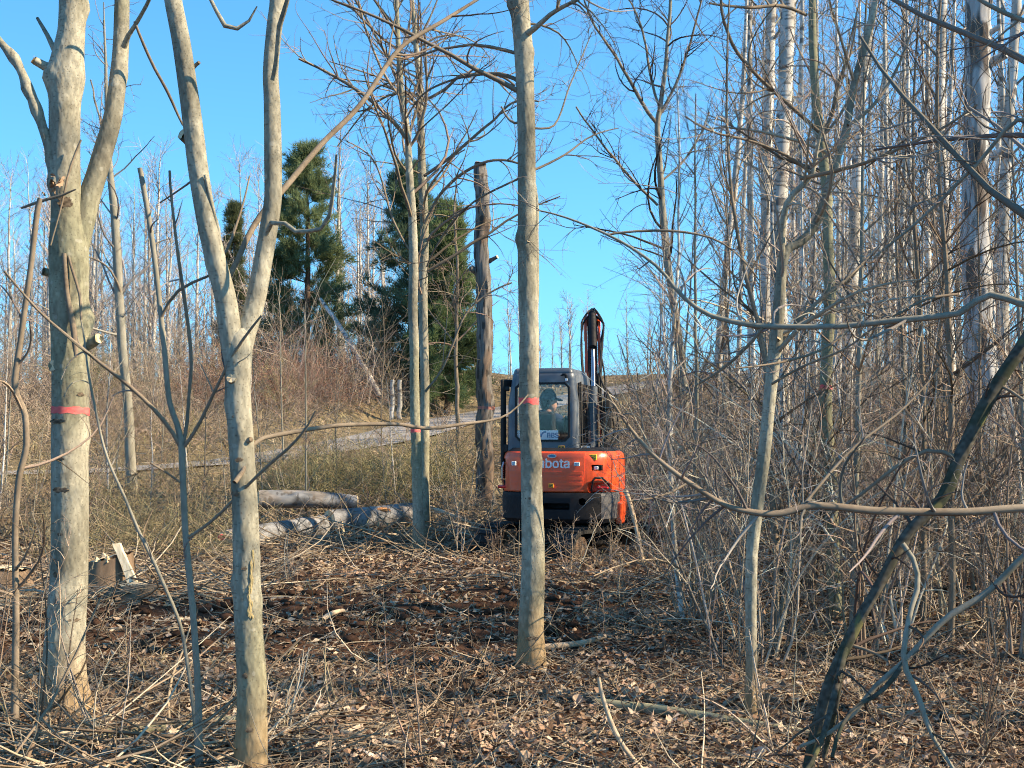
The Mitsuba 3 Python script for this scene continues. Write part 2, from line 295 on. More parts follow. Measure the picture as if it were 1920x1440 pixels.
def hero(name, label, D, trunk, limbs=(), branches=(), stubs=(), bark='bark_smooth', twig=TW_TAN, ext=3., crown=None, band=None, knots=0, seed=1,
         sides=20, step=.05, flare=.4, bump=.05, cat='tree', rough=0., group=None, spots=(), loff=(-.15, .25), thin=1.):
    rng = np.random.default_rng(seed); t = thing(name, label, cat, group)
    P, R = trace(trunk, D, below=True, thin=thin)
    par = []
    if ext and not limbs: P, R = extend(P, R, ext)
    n = int(np.linalg.norm(P[-1]-P[0])/step)
    kn = [(rng.uniform(.08, .95)*np.linalg.norm(P[-1]-P[0]), rng.uniform(0, 6.28), R[0]*rng.uniform(.35, .6), R[0]*rng.uniform(.12, .3)) for _ in range(knots)]
    TV, TF = limb(P, R, sides, step, bump, seed, flare, kn, rough=rough); put(t+'__trunk', (TV, TF), bark); par.append((P, R))
    for i, l in enumerate(limbs):
        lp, lr = trace(l, D, D+loff[i % 2], thin=thin)
        if ext and l[-1][1] <= 5: lp, lr = extend(lp, lr, ext)
        put(t+'__limb', limb(lp, lr, max(8, sides-4), step, bump, seed+i+1, knots=[(rng.uniform(.1, .95)*np.linalg.norm(lp[-1]-lp[0]), rng.uniform(0, 6.28), R[0]*.4, R[0]*.16) for _ in range(knots//2)]), bark); par.append((lp, lr))
    for i, (pts, d0, d1, *ob) in enumerate(branches):
        bp, br = trace(pts, d0, d1)
        tp, tr, _ = resample(bp, br, .12)
        put(t+'__branch', limb(bp, br, 8, .07, .05, seed+20+i), ob[0] if ob else bark if pts[0][2] > 9 else 'twig_bark'); par.append((bp, br))
    if crown:
        A = Acc(); rm = max(.0012, .00019*D)
        for (w, cnt, t0, t1, ang, L, c2, L2, up) in crown:      # w = which parents, cnt branches, c2 twigs on each
            for (p, r) in [par[x] for x in w]:
                p, r, _ = resample(p, r, .15)
                C, CR = spawn(p[None], r[None], cnt, rng, t0, t1, ang, L, 9, 1.1, up, wob=.07, rmin=rm)
                A.twigs(C, CR, twig, rng, 5)
                if c2:
                    C2, R2 = spawn(C, CR, cnt*c2, rng, .2, 1, (25, 65), L2, 7, 1.2, up*.6, rmin=rm)
                    A.twigs(C2, R2, twig, rng, 3)
                    C3, R3 = spawn(C2, R2, cnt*c2, rng, .3, 1, (30, 70), (L2[0]*.35, L2[1]*.4), 5, 1., up*.5, rmin=rm*.85)
                    A.twigs(C3, R3, twig, rng, 3)
        A.put(t+'__crown', kind='stuff')
    for (px, py, dx, dz, r, ln, m) in stubs:                 # a cut or broken stub, pointing dx to the right, dz up, and towards the eye
        o = at(px, py, D-.02); d = unit(np.array([dx, -.55, dz]))
        put(t+'__branch_stub', limb([o-d*r*1.2, o+d*ln*.6, o+d*ln], [r*1.5, r*1.05, r], 10, .012, .14, seed+int(px)), bark)
        q = o+d*ln; e = unit(np.cross(d, [0, 0, 1.])); f = np.cross(d, e); th = np.arange(10)*.628
        jag = np.random.default_rng(int(px*7+py)).uniform(0, .35, 10)*r if m == 'cut_wood' else np.zeros(10)
        ring = q+d*.003+(e*np.cos(th)[:, None]+f*np.sin(th)[:, None])*r*1.02+d*jag[:, None]
        put(t+'__branch_stub__cut_face', (np.vstack([ring, q+d*.006]), np.array([[i, (i+1) % 10, 10] for i in range(10)])), m, False)
    for (px, py, w, h) in spots:                             # dark oval branch scars on the bark
        o = at(px, py, D-.03); k = [i for i in range(len(P)-1) if P[i, 2] <= o[2] <= P[i+1, 2]] or [len(P)-2]
        rr = np.interp(o[2], P[:, 2], R) if not limbs or o[2] < P[-1, 2] else np.nan
        c = np.array([np.interp(o[2], P[:, 2], P[:, 0]), np.interp(o[2], P[:, 2], P[:, 1])])
        if np.isnan(rr): continue
        lx = np.clip(o[0]-c[0], -rr*.85, rr*.85); nx = lx/rr; nrm = np.array([nx, -math.sqrt(1-nx*nx), 0])
        s = trimesh.creation.icosphere(2); v = s.vertices.copy(); v *= 1+1.1*(meshkit.noise(v*3.3+px)-.5)[:, None]
        e = np.array([-nrm[1], nrm[0], 0]); W, H = w*D/FPX/2*(.55+.75*((px*13+py*7) % 10)/10), h*D/FPX/2*(.4+.5*((px*7+py*3) % 10)/10)
        pos = np.r_[c+nrm[:2]*rr*1.0, o[2]]
        put(t+'__bark_scar', (pos+v[:, :1]*e*W+v[:, 1:2]*np.array([0, 0, H])+v[:, 2:]*nrm*min(W, H)*.09, s.faces), 'scar_bark')
    if band:
        (by, bw, bm) = band; zc = at(trunk[0][0], by, D)[2]; hh = bw*D/FPX/2
        G = TV[:len(TV)-1].reshape(-1, sides, 3); th = np.arange(sides)*2*np.pi/sides; rows = []
        for kz, u in enumerate(np.linspace(-1, 1, 7)):
            wob = (meshkit.noise(np.c_[th*5, th*0+(kz > 3), th*0+seed])-.5)*hh*(.8 if kz in (0, 6) else .3); z = zc+u*hh+wob+.2*hh*np.sin(th+1)
            rows.append(np.array([[np.interp(z[j], G[:, j, 2], G[:, j, 0]), np.interp(z[j], G[:, j, 2], G[:, j, 1]), z[j]] for j in range(sides)]))
        V = np.array(rows); c = V.mean((0, 1)); o = V-c; o[..., 2] = 0; V = (V+unit(o)*.0022).reshape(-1, 3); j = np.arange(sides); jn = (j+1) % sides; i = np.arange(6)[:, None]*sides
        put(t+'__paint_band', (V, np.stack([i+j, i+jn, i+sides+jn, i+sides+j], -1).reshape(-1, 4)), bm, True, label='pink sprayed ring around the trunk')
    return t
diff('twig_bark', mikit.proc(lambda p, n, uv: mix((.12, .09, .065), (.33, .27, .20), fbm(p.x*9, p.y*9, p.z*9, 2)*.8+.3*noise(p.x*60, p.y*60, p.z*60))))
diff('faded_spray', mikit.proc(lambda p, n, uv: mix((.42, .14, .11), (.30, .20, .16), noise(p.x*60, p.y*60, p.z*60))))
diff('scar_bark', mikit.proc(lambda p, n, uv: mix((.045, .036, .027), (.24, .185, .13), noise(p.x*90, p.y*90, p.z*90))))

# the big three-stemmed tree on the left
D1 = 7.1
T1 = hero('bare_tree', 'thickest bare tree at the left, three stems and a pink ring on its trunk', D1,
    [(125, 1352, 84), (125, 1200, 78), (130, 1000, 73), (130, 800, 73), (133, 650, 75), (130, 560, 77), (127, 470, 80), (126, 420, 70), (124, 380, 62), (122, 300, 61), (122, 200, 62), (124, 145, 76), (127, 110, 66), (133, 50, 54), (135, -60, 52), (137, -320, 46)],
    [[(140, 480, 52), (152, 420, 52), (167, 370, 44), (192, 290, 40), (216, 200, 36), (226, 100, 33), (229, 0, 30)],
     [(112, 420, 34), (108, 360, 22), (97, 300, 20), (78, 235, 19), (55, 170, 18), (28, 112, 16), (0, 78, 14), (-40, 20, 12)]],
    [([(232, 88, 12), (240, 70, 10), (258, 40, 8), (285, -10, 7), (300, -60, 5)], D1+.1, D1-.2),
     ([(252, 40, 5), (285, 120, 6), (312, 170, 6), (343, 235, 4)], D1, D1+.3),
     ([(105, 100, 12), (92, 70, 9), (70, 34, 6)], D1, D1+.1),
     ([(120, 475, 9), (128, 560, 10), (140, 640, 12), (143, 670, 7)], D1-.125, D1-.13),
     ([(128, 480, 5), (140, 520, 6), (150, 560, 6), (152, 600, 4)], D1-.12, D1-.13),
     ([(40, 390, 5), (85, 375, 6), (120, 365, 5), (142, 355, 3)], D1-.12, D1-.16),
     ([(152, 262, 4), (130, 320, 5), (118, 372, 4), (95, 460, 3)], D1-.1, D1-.13)],
    stubs=[(92, 128, -.9, .45, .022, .09, 'cut_wood'), (172, 640, .9, .25, .028, .05, 'cut_wood'), (112, 688, -.2, .05, .030, .05, 'cut_wood'), (95, 512, -.9, .2, .022, .04, 'scar_bark')],
    spots=[(116, 790, 26, 14), (122, 918, 40, 12), (120, 860, 30, 14), (120, 1000, 18, 14), (145, 1160, 20, 10), (112, 1075, 14, 12), (118, 548, 26, 7), (155, 740, 14, 10), (128, 384, 36, 30), (118, 1140, 18, 10), (145, 1302, 40, 12)],
    crown=[((0, 1), 10, .83, 1, (35, 65), (1., 2.2), 5, (.3, .9), .5)], band=(770, 13, 'pink_spray'), knots=14, seed=3, sides=30, step=.035, flare=.6, ext=2.8, bump=.04, loff=(.22, -.1), thin=.92)
rng = np.random.default_rng(44)
for k in range(9):                                            # withered leaves caught in the fork
    o = at(104+rng.normal(0, 9), 335+rng.normal(0, 16), D1-.14); u = unit(rng.normal(size=3)); v = unit(np.cross(u, rng.normal(size=3))); w = np.cross(u, v); L = rng.uniform(.02, .045)
    put(T1+'__withered_leaf', (np.array([o-u*L, o+v*L*.5+w*.01, o+u*L, o-v*L*.5+w*.008, o-w*.006]), np.array([[0, 1, 4], [1, 2, 4], [2, 3, 4], [3, 0, 4]])), 'leaf_brown', False)
diff('leaf_brown', V3((.36, .25, .17)))
# forked tree
D2 = 5.72
T2 = hero('bare_tree', 'forked bare tree in the left foreground with a long crooked side branch', D2,
    [(470, 1445, 58), (469, 1300, 55), (464, 1150, 52), (459, 1000, 49), (451, 850, 47), (444, 720, 47), (444, 665, 54), (445, 632, 52), (446, 615, 30)],
    [[(441, 690, 42), (432, 630, 42), (422, 560, 40), (404, 490, 39), (387, 410, 38), (373, 320, 38), (363, 240, 37), (350, 150, 35), (338, 70, 34), (325, 0, 33)],
     [(448, 690, 40), (460, 628, 40), (477, 575, 37), (492, 500, 35), (504, 430, 34), (512, 370, 33), (512, 300, 33), (509, 200, 31), (506, 130, 29), (513, 50, 30), (520, 0, 30)]],
    [([(440, 905, 10), (458, 880, 9), (468, 845, 9), (482, 826, 9), (540, 812, 9), (600, 802, 8), (640, 797, 8), (740, 795, 7), (800, 803, 7), (870, 795, 6), (935, 785, 4), (990, 740, 3)], D2-.1, D2+.9, 'twig_bark'),
     ([(418, 535, 11), (440, 500, 11), (480, 415, 12), (530, 358, 12), (600, 275, 11), (680, 190, 10), (752, 88, 9), (830, 40, 8), (893, 0, 6), (960, -40, 4)], D2+.05, D2+1.2, 'twig_bark'),
     ([(498, 440, 11), (508, 418, 10), (528, 417, 9), (560, 435, 9), (600, 430, 8), (620, 400, 8), (624, 350, 7), (631, 290, 5)], D2-.05, D2-.4),
     ([(512, 150, 11), (520, 110, 10), (527, 40, 11), (540, 0, 9), (548, -50, 6)], D2-.08, D2-.3),
     ([(322, -70, 10), (350, -64, 8), (380, -35, 7), (395, 0, 7), (410, 30, 8), (430, 55, 10), (455, 52, 7), (470, 35, 5), (482, 12, 3)], D2, D2-.1),
     ([(404, 492, 10), (414, 468, 9), (411, 440, 8), (400, 395, 7), (384, 328, 5)], D2-.03, D2-.12),
     ([(405, 490, 8), (424, 470, 6), (440, 430, 5), (468, 330, 3)], D2+.1, D2+.4),
     ([(300, 380, 3), (345, 350, 4), (372, 330, 5)], D2+.1, D2)],
    stubs=[(352, 258, -.5, .3, .026, .028, 'cut_wood'), (440, 715, -.1, .2, .022, .035, 'cut_wood'), (405, 515, .1, .1, .014, .03, 'scar_bark'), (360, 130, .8, .5, .008, .05, 'scar_bark'), (455, 830, .9, .3, .012, .05, 'scar_bark')],
    spots=[(442, 782, 18, 12), (443, 925, 18, 12), (460, 1065, 10, 8), (456, 990, 8, 6), (462, 1265, 14, 10), (470, 1365, 14, 14), (450, 862, 16, 12)],
    crown=[((1, 2), 8, .6, 1, (30, 60), (.8, 1.9), 5, (.3, .8), .5), ((4,), 8, .5, 1, (25, 60), (.3, .9), 3, (.2, .5), .4)], knots=10, seed=5, sides=26, step=.03, flare=.12, ext=2.6, bump=.045)
# pale ochre streak where the bark is grazed
sp = [at(473+6*math.sin(i*.9), 1035+i*11, D2-.115+.004*(i % 3)) for i in range(10)]
rng = np.random.default_rng(4)
V = np.vstack([np.array(sp)[:, :]+np.array([-.014, 0, 0])*(.4+rng.uniform(0, 1, (10, 1)))+[.0, .008, 0], np.array(sp)+np.array([.014, .012, 0])*(.4+rng.uniform(0, 1, (10, 1)))])
Pt, Rt = trace([(470, 1445, 58), (469, 1300, 55), (464, 1150, 52), (459, 1000, 49), (451, 850, 47)], D2, below=True)
def on_trunk(P, R, z, th, off=.003):
    i = np.interp(z, P[:, 2], np.arange(len(P))); c = np.array([np.interp(z, P[:, 2], P[:, k]) for k in (0, 1)]); r = np.interp(z, P[:, 2], R)*1.03+off
    return np.array([c[0]+r*math.sin(th), c[1]-r*math.cos(th), z])
Va, Fa, nv = [], [], 0
for k in range(24):
    z = 1.6-(1030-810+rng.uniform(0, 120))*D2/FPX; c = .62+.22*math.sin((z-1)*9)+rng.normal(0, .10); w, h = rng.uniform(.03, .11), rng.uniform(.012, .045); m = 9
    th = np.arange(m)*2*np.pi/m; q = rng.uniform(.55, 1.25, m)
    Va += [on_trunk(Pt, Rt, z+h*a*math.sin(x), c+w*a*math.cos(x), .0035) for x, a in zip(th, q)]+[on_trunk(Pt, Rt, z, c, .0065)]
    Fa += [[nv+i, nv+(i+1) % m, nv+m] for i in range(m)]; nv += m+1
put(T2+'__bark_wound', (np.array(Va), np.array(Fa)), 'ochre_lichen', False, label='yellow-ochre flecks of grazed bark', kind='stuff')
# young tree with cut tops in front
hero('young_tree', 'slim grey young tree between the two big left trunks, splitting into four stems', 5.8,
    [(374, 1440, 14), (372, 1330, 13), (366, 1200, 12), (356, 1080, 12), (348, 1000, 12), (343, 900, 12), (340, 835, 13), (333, 800, 11), (318, 755, 10), (308, 650, 10), (299, 560, 10), (285, 450, 10), (270, 360, 10), (262, 315, 9)],
    [], [([(341, 840, 9), (352, 790, 7), (358, 700, 7), (346, 560, 7), (331, 450, 6), (318, 320, 5)], 5.8, 6.0), ([(338, 838, 8), (300, 780, 8), (240, 722, 8), (190, 682, 7), (130, 632, 6), (70, 580, 5), (8, 508, 4)], 5.8, 5.45),
     ([(345, 838, 7), (365, 810, 7), (400, 740, 6), (440, 660, 6), (490, 592, 4)], 5.8, 5.6), ([(300, 600, 6), (340, 540, 6), (385, 520, 5), (440, 482, 4)], 5.8, 5.7),
     ([(350, 1010, 7), (400, 975, 6), (450, 925, 6), (500, 875, 6), (560, 820, 5), (592, 770, 3)], 5.8, 5.5), ([(345, 910, 4), (310, 885, 4), (282, 868, 3)], 5.8, 5.7)],
    crown=[((0, 1, 2, 3), 4, .3, .9, (40, 70), (.1, .3), 0, (.1, .2), .2)], bark='bark_grey', twig=TW_GREY, ext=0, knots=10, seed=8, sides=12, step=.03, flare=.25, cat='young tree')
diff('bark_grey', mikit.proc(lambda p, n, uv: mix((.17, .16, .12), (.36, .34, .28), fbm(p.x*12, p.y*12, p.z*4, 3))*(.85+.3*noise(p.x*80, p.y*80, p.z*40))))
# leaning shoots on the left
hero('young_tree', 'long thin shoot leaning towards the foot of the slim grey young tree', 6.0,
    [(372, 1335, 7), (345, 1200, 7), (300, 1080, 7), (240, 950, 6), (190, 820, 5), (165, 690, 4), (152, 600, 3)], bark='bark_grey', twig=TW_GREY, ext=0, seed=9, sides=8, step=.05, flare=.2, cat='young tree',
    crown=[((0,), 5, .3, .95, (40, 70), (.1, .4), 2, (.05, .2), .2)])
hero('young_tree', 'crooked pale brown stem at the left edge beside the thickest trunk', 6.7,
    [(28, 1400, 15), (30, 1200, 13), (28, 1000, 12), (35, 900, 12), (50, 830, 12), (48, 780, 12), (28, 725, 12), (40, 630, 11), (58, 500, 11), (72, 385, 11), (75, 372, 9)], bark='twig_bark', ext=0, seed=10, sides=10, step=.05, flare=.2, cat='young tree',
    crown=[((0,), 7, .2, .8, (40, 75), (.3, 1.), 3, (.15, .4), .3)])
# mid-distance trunk on the left
hero('bare_tree', 'slim grey trunk by the road between the thickest tree and the forked tree', 24.,
    [(246, 905, 20), (243, 800, 18), (236, 720, 17), (228, 640, 17), (222, 520, 17), (212, 380, 14), (205, 300, 11), (200, 200, 8)], [], [([(212, 380, 8), (208, 330, 7), (190, 240, 4), (170, 150, 3)], 24, 24.5), ([(228, 560, 5), (200, 500, 4), (160, 480, 2)], 24, 23.5)],
    bark='bark_grey', twig=TW_GREY, ext=2., seed=11, sides=12, step=.2, crown=[((0,), 26, .3, 1, (35, 75), (.8, 2.2), 4, (.3, .9), .5)])
# pair of slim trunks left of the excavator
fan = TW_TAN
hero('bare_tree', 'left one of the two slim pale trunks standing side by side left of the excavator', 16.2,
    [(785, 1047, 23), (783, 950, 21), (780, 850, 19), (777, 700, 18), (775, 600, 18), (775, 500, 18), (772, 400, 16), (767, 330, 15), (765, 260, 12), (755, 200, 11), (747, 100, 10), (743, 0, 8)], [],
    [([(765, 262, 9), (735, 225, 8), (690, 185, 7), (640, 150, 6), (560, 110, 4)], 16.2, 15.6), ([(766, 250, 7), (745, 150, 6), (700, 60, 5), (660, -10, 4)], 16.2, 16.6),
     ([(766, 280, 6), (790, 230, 6), (800, 160, 5), (795, 60, 4)], 16.2, 15.8), ([(776, 480, 4), (740, 420, 4), (700, 300, 3), (650, 265, 2)], 16.2, 15.9)], bark='bark_smooth', twig=fan, ext=2.2, seed=12, sides=14, step=.09, flare=.35, knots=8, band=(808, 6, 'pink_spray'),
    crown=[((0,), 34, .45, 1, (35, 65), (.8, 2.6), 5, (.3, 1.), .7), ((1, 2, 3, 4), 12, .15, 1, (25, 60), (.5, 1.5), 4, (.25, .7), .6)])
sc_ = hero('bare_tree', 'right one of the two slim pale trunks standing side by side left of the excavator', 17.5,
    [(798, 1000, 20), (797, 900, 18), (796, 700, 17), (793, 560, 18), (796, 450, 17), (793, 350, 16), (790, 250, 14), (786, 150, 12), (777, 50, 10), (772, 0, 9)], [],
    [([(795, 330, 6), (850, 290, 6), (920, 230, 5), (970, 190, 4), (1010, 190, 3)], 17, 16.5), ([(797, 420, 6), (860, 330, 6), (930, 300, 5), (1000, 320, 3)], 17, 16.4),
     ([(792, 190, 6), (830, 170, 6), (870, 140, 6), (930, 140, 5), (965, 160, 4)], 17, 16.6), ([(797, 735, 5), (830, 690, 4), (880, 580, 4), (960, 530, 3)], 17, 17.2)], bark='bark_smooth', twig=fan, ext=2.2, seed=13, sides=14, step=.09, flare=.35, knots=7,
    crown=[((0,), 36, .35, 1, (35, 65), (.8, 2.6), 5, (.3, 1.), .6), ((1, 2, 3, 4), 12, .15, 1, (30, 70), (.4, 1.2), 4, (.2, .6), .6)], band=None)
# dead snag
hero('dead_trunk', 'broken-off dead trunk with peeling bark just left of the excavator cab', 21.8,
    [(912, 955, 34), (909, 800, 31), (906, 650, 29), (905, 500, 28), (904, 400, 26), (902, 320, 25), (901, 305, 22)], bark='dead_wood', ext=0, seed=14, sides=26, step=.07, flare=.2, bump=.09, rough=.34, cat='dead tree',
    band=(765, 6, 'faded_spray'), stubs=[(893, 510, -.8, .5, .05, .12, 'dead_wood'), (920, 488, .9, .4, .03, .14, 'cut_wood')])
hero('bare_tree', 'thin dark tree between the slim trunk pair and the dead snag, before the pine', 27., [(862, 880, 9), (858, 760, 8), (855, 640, 7), (858, 520, 6), (852, 400, 4), (856, 330, 2)], bark='twig_bark', twig=TW_TAN, ext=0, seed=63, sides=8, step=.2, crown=[((0,), 20, .3, 1, (30, 60), (.7, 1.8), 4, (.3, .7), .6)])
# centre tree
D7 = 8.6
hero('bare_tree', 'straight smooth trunk with a pink ring in front of the excavator', D7,
    [(998, 1256, 53), (997, 1180, 47), (1000, 1050, 44), (998, 900, 40), (993, 750, 37), (992, 600, 37), (990, 500, 36), (987, 400, 34), (986, 300, 34), (985, 200, 34), (982, 100, 36), (975, 0, 36)], [],
    [([(990, 62, 13), (1005, 52, 11), (1030, 28, 9), (1060, 10, 8), (1085, -2, 7), (1140, -40, 5)], D7-.05, D7-.5), ([(985, 172, 9), (980, 158, 9), (962, 146, 8), (930, 138, 7), (880, 142, 5), (810, 165, 4), (760, 225, 3)], D7, D7+.6),
     ([(1003, 655, 10), (1006, 560, 11), (1006, 440, 11), (1002, 350, 8), (999, 330, 5)], D7+.12, D7+.1), ([(988, 225, 7), (975, 230, 6), (940, 200, 3)], D7, D7+.3),
     ([(985, 330, 5), (950, 345, 4), (880, 385, 4), (800, 500, 3)], D7, D7+.8), ([(995, 240, 5), (1030, 240, 4), (1000+70, 155, 3), (1110, 60, 2)], D7, D7+.5), ([(998, 320, 5), (1060, 290, 4), (1110, 255, 3), (1160, 240, 2)], D7, D7+.3)],
    stubs=[(985, 470, .3, .8, .014, .07, 'cut_wood'), (989, 185, .3, .1, .014, .02, 'scar_bark'), (992, 728, -.2, .2, .012, .022, 'scar_bark'), (985, 662, -.4, .1, .012, .02, 'scar_bark'), (1003, 1190, .4, .1, .014, .02, 'scar_bark')],
    spots=[(990, 78, 14, 8), (990, 358, 12, 5), (985, 860, 12, 14), (998, 1195, 16, 18), (990, 934, 10, 10)],
    crown=[((0,), 16, .5, 1, (40, 75), (.6, 1.8), 5, (.25, .7), .5), ((1, 2, 6, 7, 5), 7, .3, 1, (30, 70), (.3, .9), 4, (.15, .45), .5)], knots=12, seed=16, sides=26, step=.035, flare=.38, ext=2.8, bump=.04, band=(752, 11, 'pink_spray'))
# thin Y-forked tree against the sky right of the centre
hero('bare_tree', 'thin tree with a Y-shaped crown against the open sky right of the centre trunk', 20.,
    [(1292, 900, 18), (1284, 750, 17), (1270, 620, 16), (1256, 520, 14), (1245, 430, 14), (1238, 330, 12), (1233, 235, 11), (1240, 190, 8), (1250, 100, 7), (1257, 0, 6)], [],
    [([(1232, 232, 7), (1205, 195, 7), (1180, 150, 6), (1150, 100, 5), (1110, 40, 4), (1090, -20, 3)], 20, 19.6), ([(1236, 200, 5), (1222, 150, 5), (1205, 60, 4), (1180, 0, 3)], 20, 20.3), ([(1236, 215, 5), (1270, 150, 5), (1300, 60, 4), (1320, -20, 3)], 20, 19.7),
     ([(1233, 385, 5), (1180, 330, 5), (1130, 270, 4), (1080, 200, 3)], 20, 19.5), ([(1240, 340, 4), (1290, 290, 4), (1330, 210, 3)], 20, 20.4)], bark='bark_grey', twig=TW_DARK, ext=2, seed=17, sides=12, step=.12, flare=.3,
    crown=[((0,), 24, .4, 1, (40, 75), (.8, 2.), 4, (.3, .8), .5), ((1, 2, 3, 4, 5), 9, .15, 1, (30, 65), (.4, 1.2), 4, (.15, .5), .5)])
# crooked sapling at the right
hero('young_tree', 'crooked pale young tree right of the excavator with a kinked, forking stem', 7.15,
    [(1409, 1352, 24), (1408, 1200, 21), (1410, 1050, 22), (1420, 950, 24), (1432, 860, 24), (1441, 760, 23), (1452, 660, 25), (1462, 560, 22), (1466, 510, 20), (1475, 470, 18), (1505, 452, 16), (1530, 420, 16), (1555, 340, 15), (1590, 230, 14), (1602, 160, 13), (1622, 85, 12), (1640, 10, 10)], [],
    [([(1466, 500, 12), (1468, 440, 12), (1474, 390, 12), (1487, 365, 11), (1525, 325, 9), (1532, 285, 7), (1545, 230, 5)], 7.15, 6.9), ([(1500, 335, 7), (1560, 322, 8), (1620, 306, 7), (1700, 272, 6), (1770, 238, 5), (1832, 196, 4)], 7.0, 6.6),
     ([(1525, 330, 6), (1480, 295, 6), (1400, 262, 5), (1345, 250, 4), (1285, 218, 3)], 7, 6.7), ([(1458, 645, 9), (1480, 620, 8), (1540, 560, 7), (1590, 520, 5), (1640, 470, 4)], 7.15, 7.5), ([(1590, 235, 7), (1640, 195, 6), (1690, 110, 5), (1720, 10, 4)], 7.1, 7.4),
     ([(1600, 150, 6), (1580, 85, 5), (1555, 0, 4)], 7.1, 6.9), ([(1447, 720, 5), (1500, 690, 5), (1590, 650, 4), (1660, 590, 3)], 7.1, 6.8)],
    stubs=[(1453, 642, .5, .6, .012, .03, 'cut_wood')], bark='bark_smooth', twig=TW_PALE, ext=1.6, seed=18, sides=16, step=.04, flare=.3, knots=12, cat='young tree',
    crown=[((0, 1, 2, 3), 10, .35, 1, (35, 70), (.35, 1.1), 5, (.15, .45), .3), ((4, 5, 6, 7), 7, .2, 1, (30, 70), (.25, .8), 4, (.15, .4), .3)])
# greenish trunk
hero('bare_tree', 'green-tinged slender trunk with a pink ring in the thicket at the right', 10.4,
    [(1572, 1182, 27), (1562, 1050, 25), (1557, 900, 24), (1549, 760, 23), (1552, 650, 22), (1555, 550, 22), (1553, 450, 20), (1550, 380, 18), (1541, 280, 18), (1528, 180, 16), (1524, 80, 15), (1523, 0, 14)], [],
    [([(1545, 255, 8), (1500, 215, 8), (1440, 162, 7), (1400, 120, 7), (1367, 70, 6), (1352, 0, 5)], 10.4, 9.8), ([(1544, 250, 8), (1560, 210, 8), (1570, 165, 7), (1598, 85, 6), (1606, 30, 5)], 10.4, 10.1), ([(1512, 28, 7), (1470, 12, 7), (1400, 14, 6), (1330, 6, 4)], 10.4, 9.9),
     ([(1552, 560, 7), (1535, 540, 7), (1510, 580, 6), (1490, 600, 5)], 10.4, 10.), ([(1555, 535, 8), (1585, 530, 7), (1610, 500, 6), (1640, 475, 4)], 10.4, 10.2)], bark='bark_green', twig=TW_TAN, ext=2.6, seed=19, sides=16, step=.06, flare=.3, knots=9,
    crown=[((0,), 16, .45, 1, (40, 75), (.6, 1.8), 5, (.25, .7), .5), ((1, 2, 3, 5), 8, .2, 1, (30, 70), (.4, 1.), 4, (.2, .5), .5)], band=(727, 9, 'pink_spray'))
# grey dead trunk
hero('dead_trunk', 'broad grey dead trunk with missing bark towering at the right edge', 15.5,
    [(1850, 960, 66), (1842, 800, 60), (1838, 600, 55), (1832, 450, 52), (1833, 300, 47), (1836, 150, 44), (1841, 0, 44), (1843, -150, 40)], [], [], bark='grey_dead_wood', ext=1., seed=20, sides=30, step=.06, flare=.2, bump=.08, rough=.26, cat='dead tree',
    stubs=[(1862, 115, .9, .4, .05, .16, 'grey_dead_wood'), (1858, 60, .9, .5, .03, .1, 'dead_wood'), (1865, 290, .8, .6, .04, .12, 'dead_wood')])
# aspens in the right stand, near row
def aspen(label, D, tr, seed, tw=TW_PALE, n=20, group=None):
    hero('bare_tree', label, D, tr, bark='bark_pale', twig=tw, ext=3., seed=seed, sides=14, step=.12, flare=.25, bump=.06, rough=.06, group=group, crown=[((0,), n, .25, 1, (35, 60), (.7, 2.2), 5, (.3, .9), .8)])
aspen('thickest pale aspen-like trunk left of the green-tinged trunk, ringed with dark scars', 19, [(1476, 900, 32), (1464, 700, 30), (1458, 500, 30), (1462, 350, 29), (1472, 200, 27), (1479, 0, 26)], 31)
aspen('pale rough trunk immediately left of the thickest pale scarred trunk', 21, [(1440, 900, 24), (1437, 700, 22), (1436, 480, 21), (1437, 300, 20), (1442, 150, 19), (1447, 0, 18)], 32)
aspen('pale slender trunk just right of the green-tinged trunk, leaning slightly right', 20, [(1588, 880, 23), (1590, 700, 22), (1600, 480, 21), (1606, 330, 20), (1620, 130, 17), (1640, 0, 14)], 33)
aspen('pale trunk just left of the broad grey dead trunk', 18, [(1790, 900, 26), (1778, 600, 22), (1772, 400, 20), (1762, 220, 19), (1766, 0, 18)], 34)
aspen('pale trunk at the right edge beyond the broad grey dead trunk', 17, [(1880, 900, 22), (1880, 480, 21), (1890, 250, 20), (1906, 0, 18)], 35)
aspen('thin pale leaning trunk at the left end of the right stand, clear of the others', 26, [(1338, 800, 16), (1350, 620, 14), (1364, 480, 13), (1382, 300, 11), (1392, 180, 9), (1400, 0, 6)], 36)
for i, (x0, x1, D, w) in enumerate([(1410, 1405, 27, 15), (1500, 1504, 30, 14), (1528, 1532, 26, 10), (1640, 1660, 26, 13), (1665, 1658, 24, 12), (1690, 1694, 30, 12), (1712, 1700, 25, 11), (1735, 1742, 29, 12), (1750, 1790, 23, 13), (1815, 1812, 26, 13), (1600, 1612, 32, 9), (1900, 1872, 22, 14), (1575, 1568, 34, 10), (1445, 1490, 33, 11), (1380, 1410, 36, 9), (1860, 1880, 29, 14), (1625, 1632, 38, 9), (1775, 1760, 40, 10)]):
    aspen('slender pale bare trunk standing close among others in the right-hand stand', D, [(x0, 860, w), (x0*.6+x1*.4+4*math.sin(i*2.1), 560, w*.9), (x0*.3+x1*.7-3*math.sin(i), 300, w*.75), (x1, 0, w*.5)], 40+i, tw=(TW_PALE, TW_TAN)[i % 2], n=16, group='slender trunks of the right-hand stand')
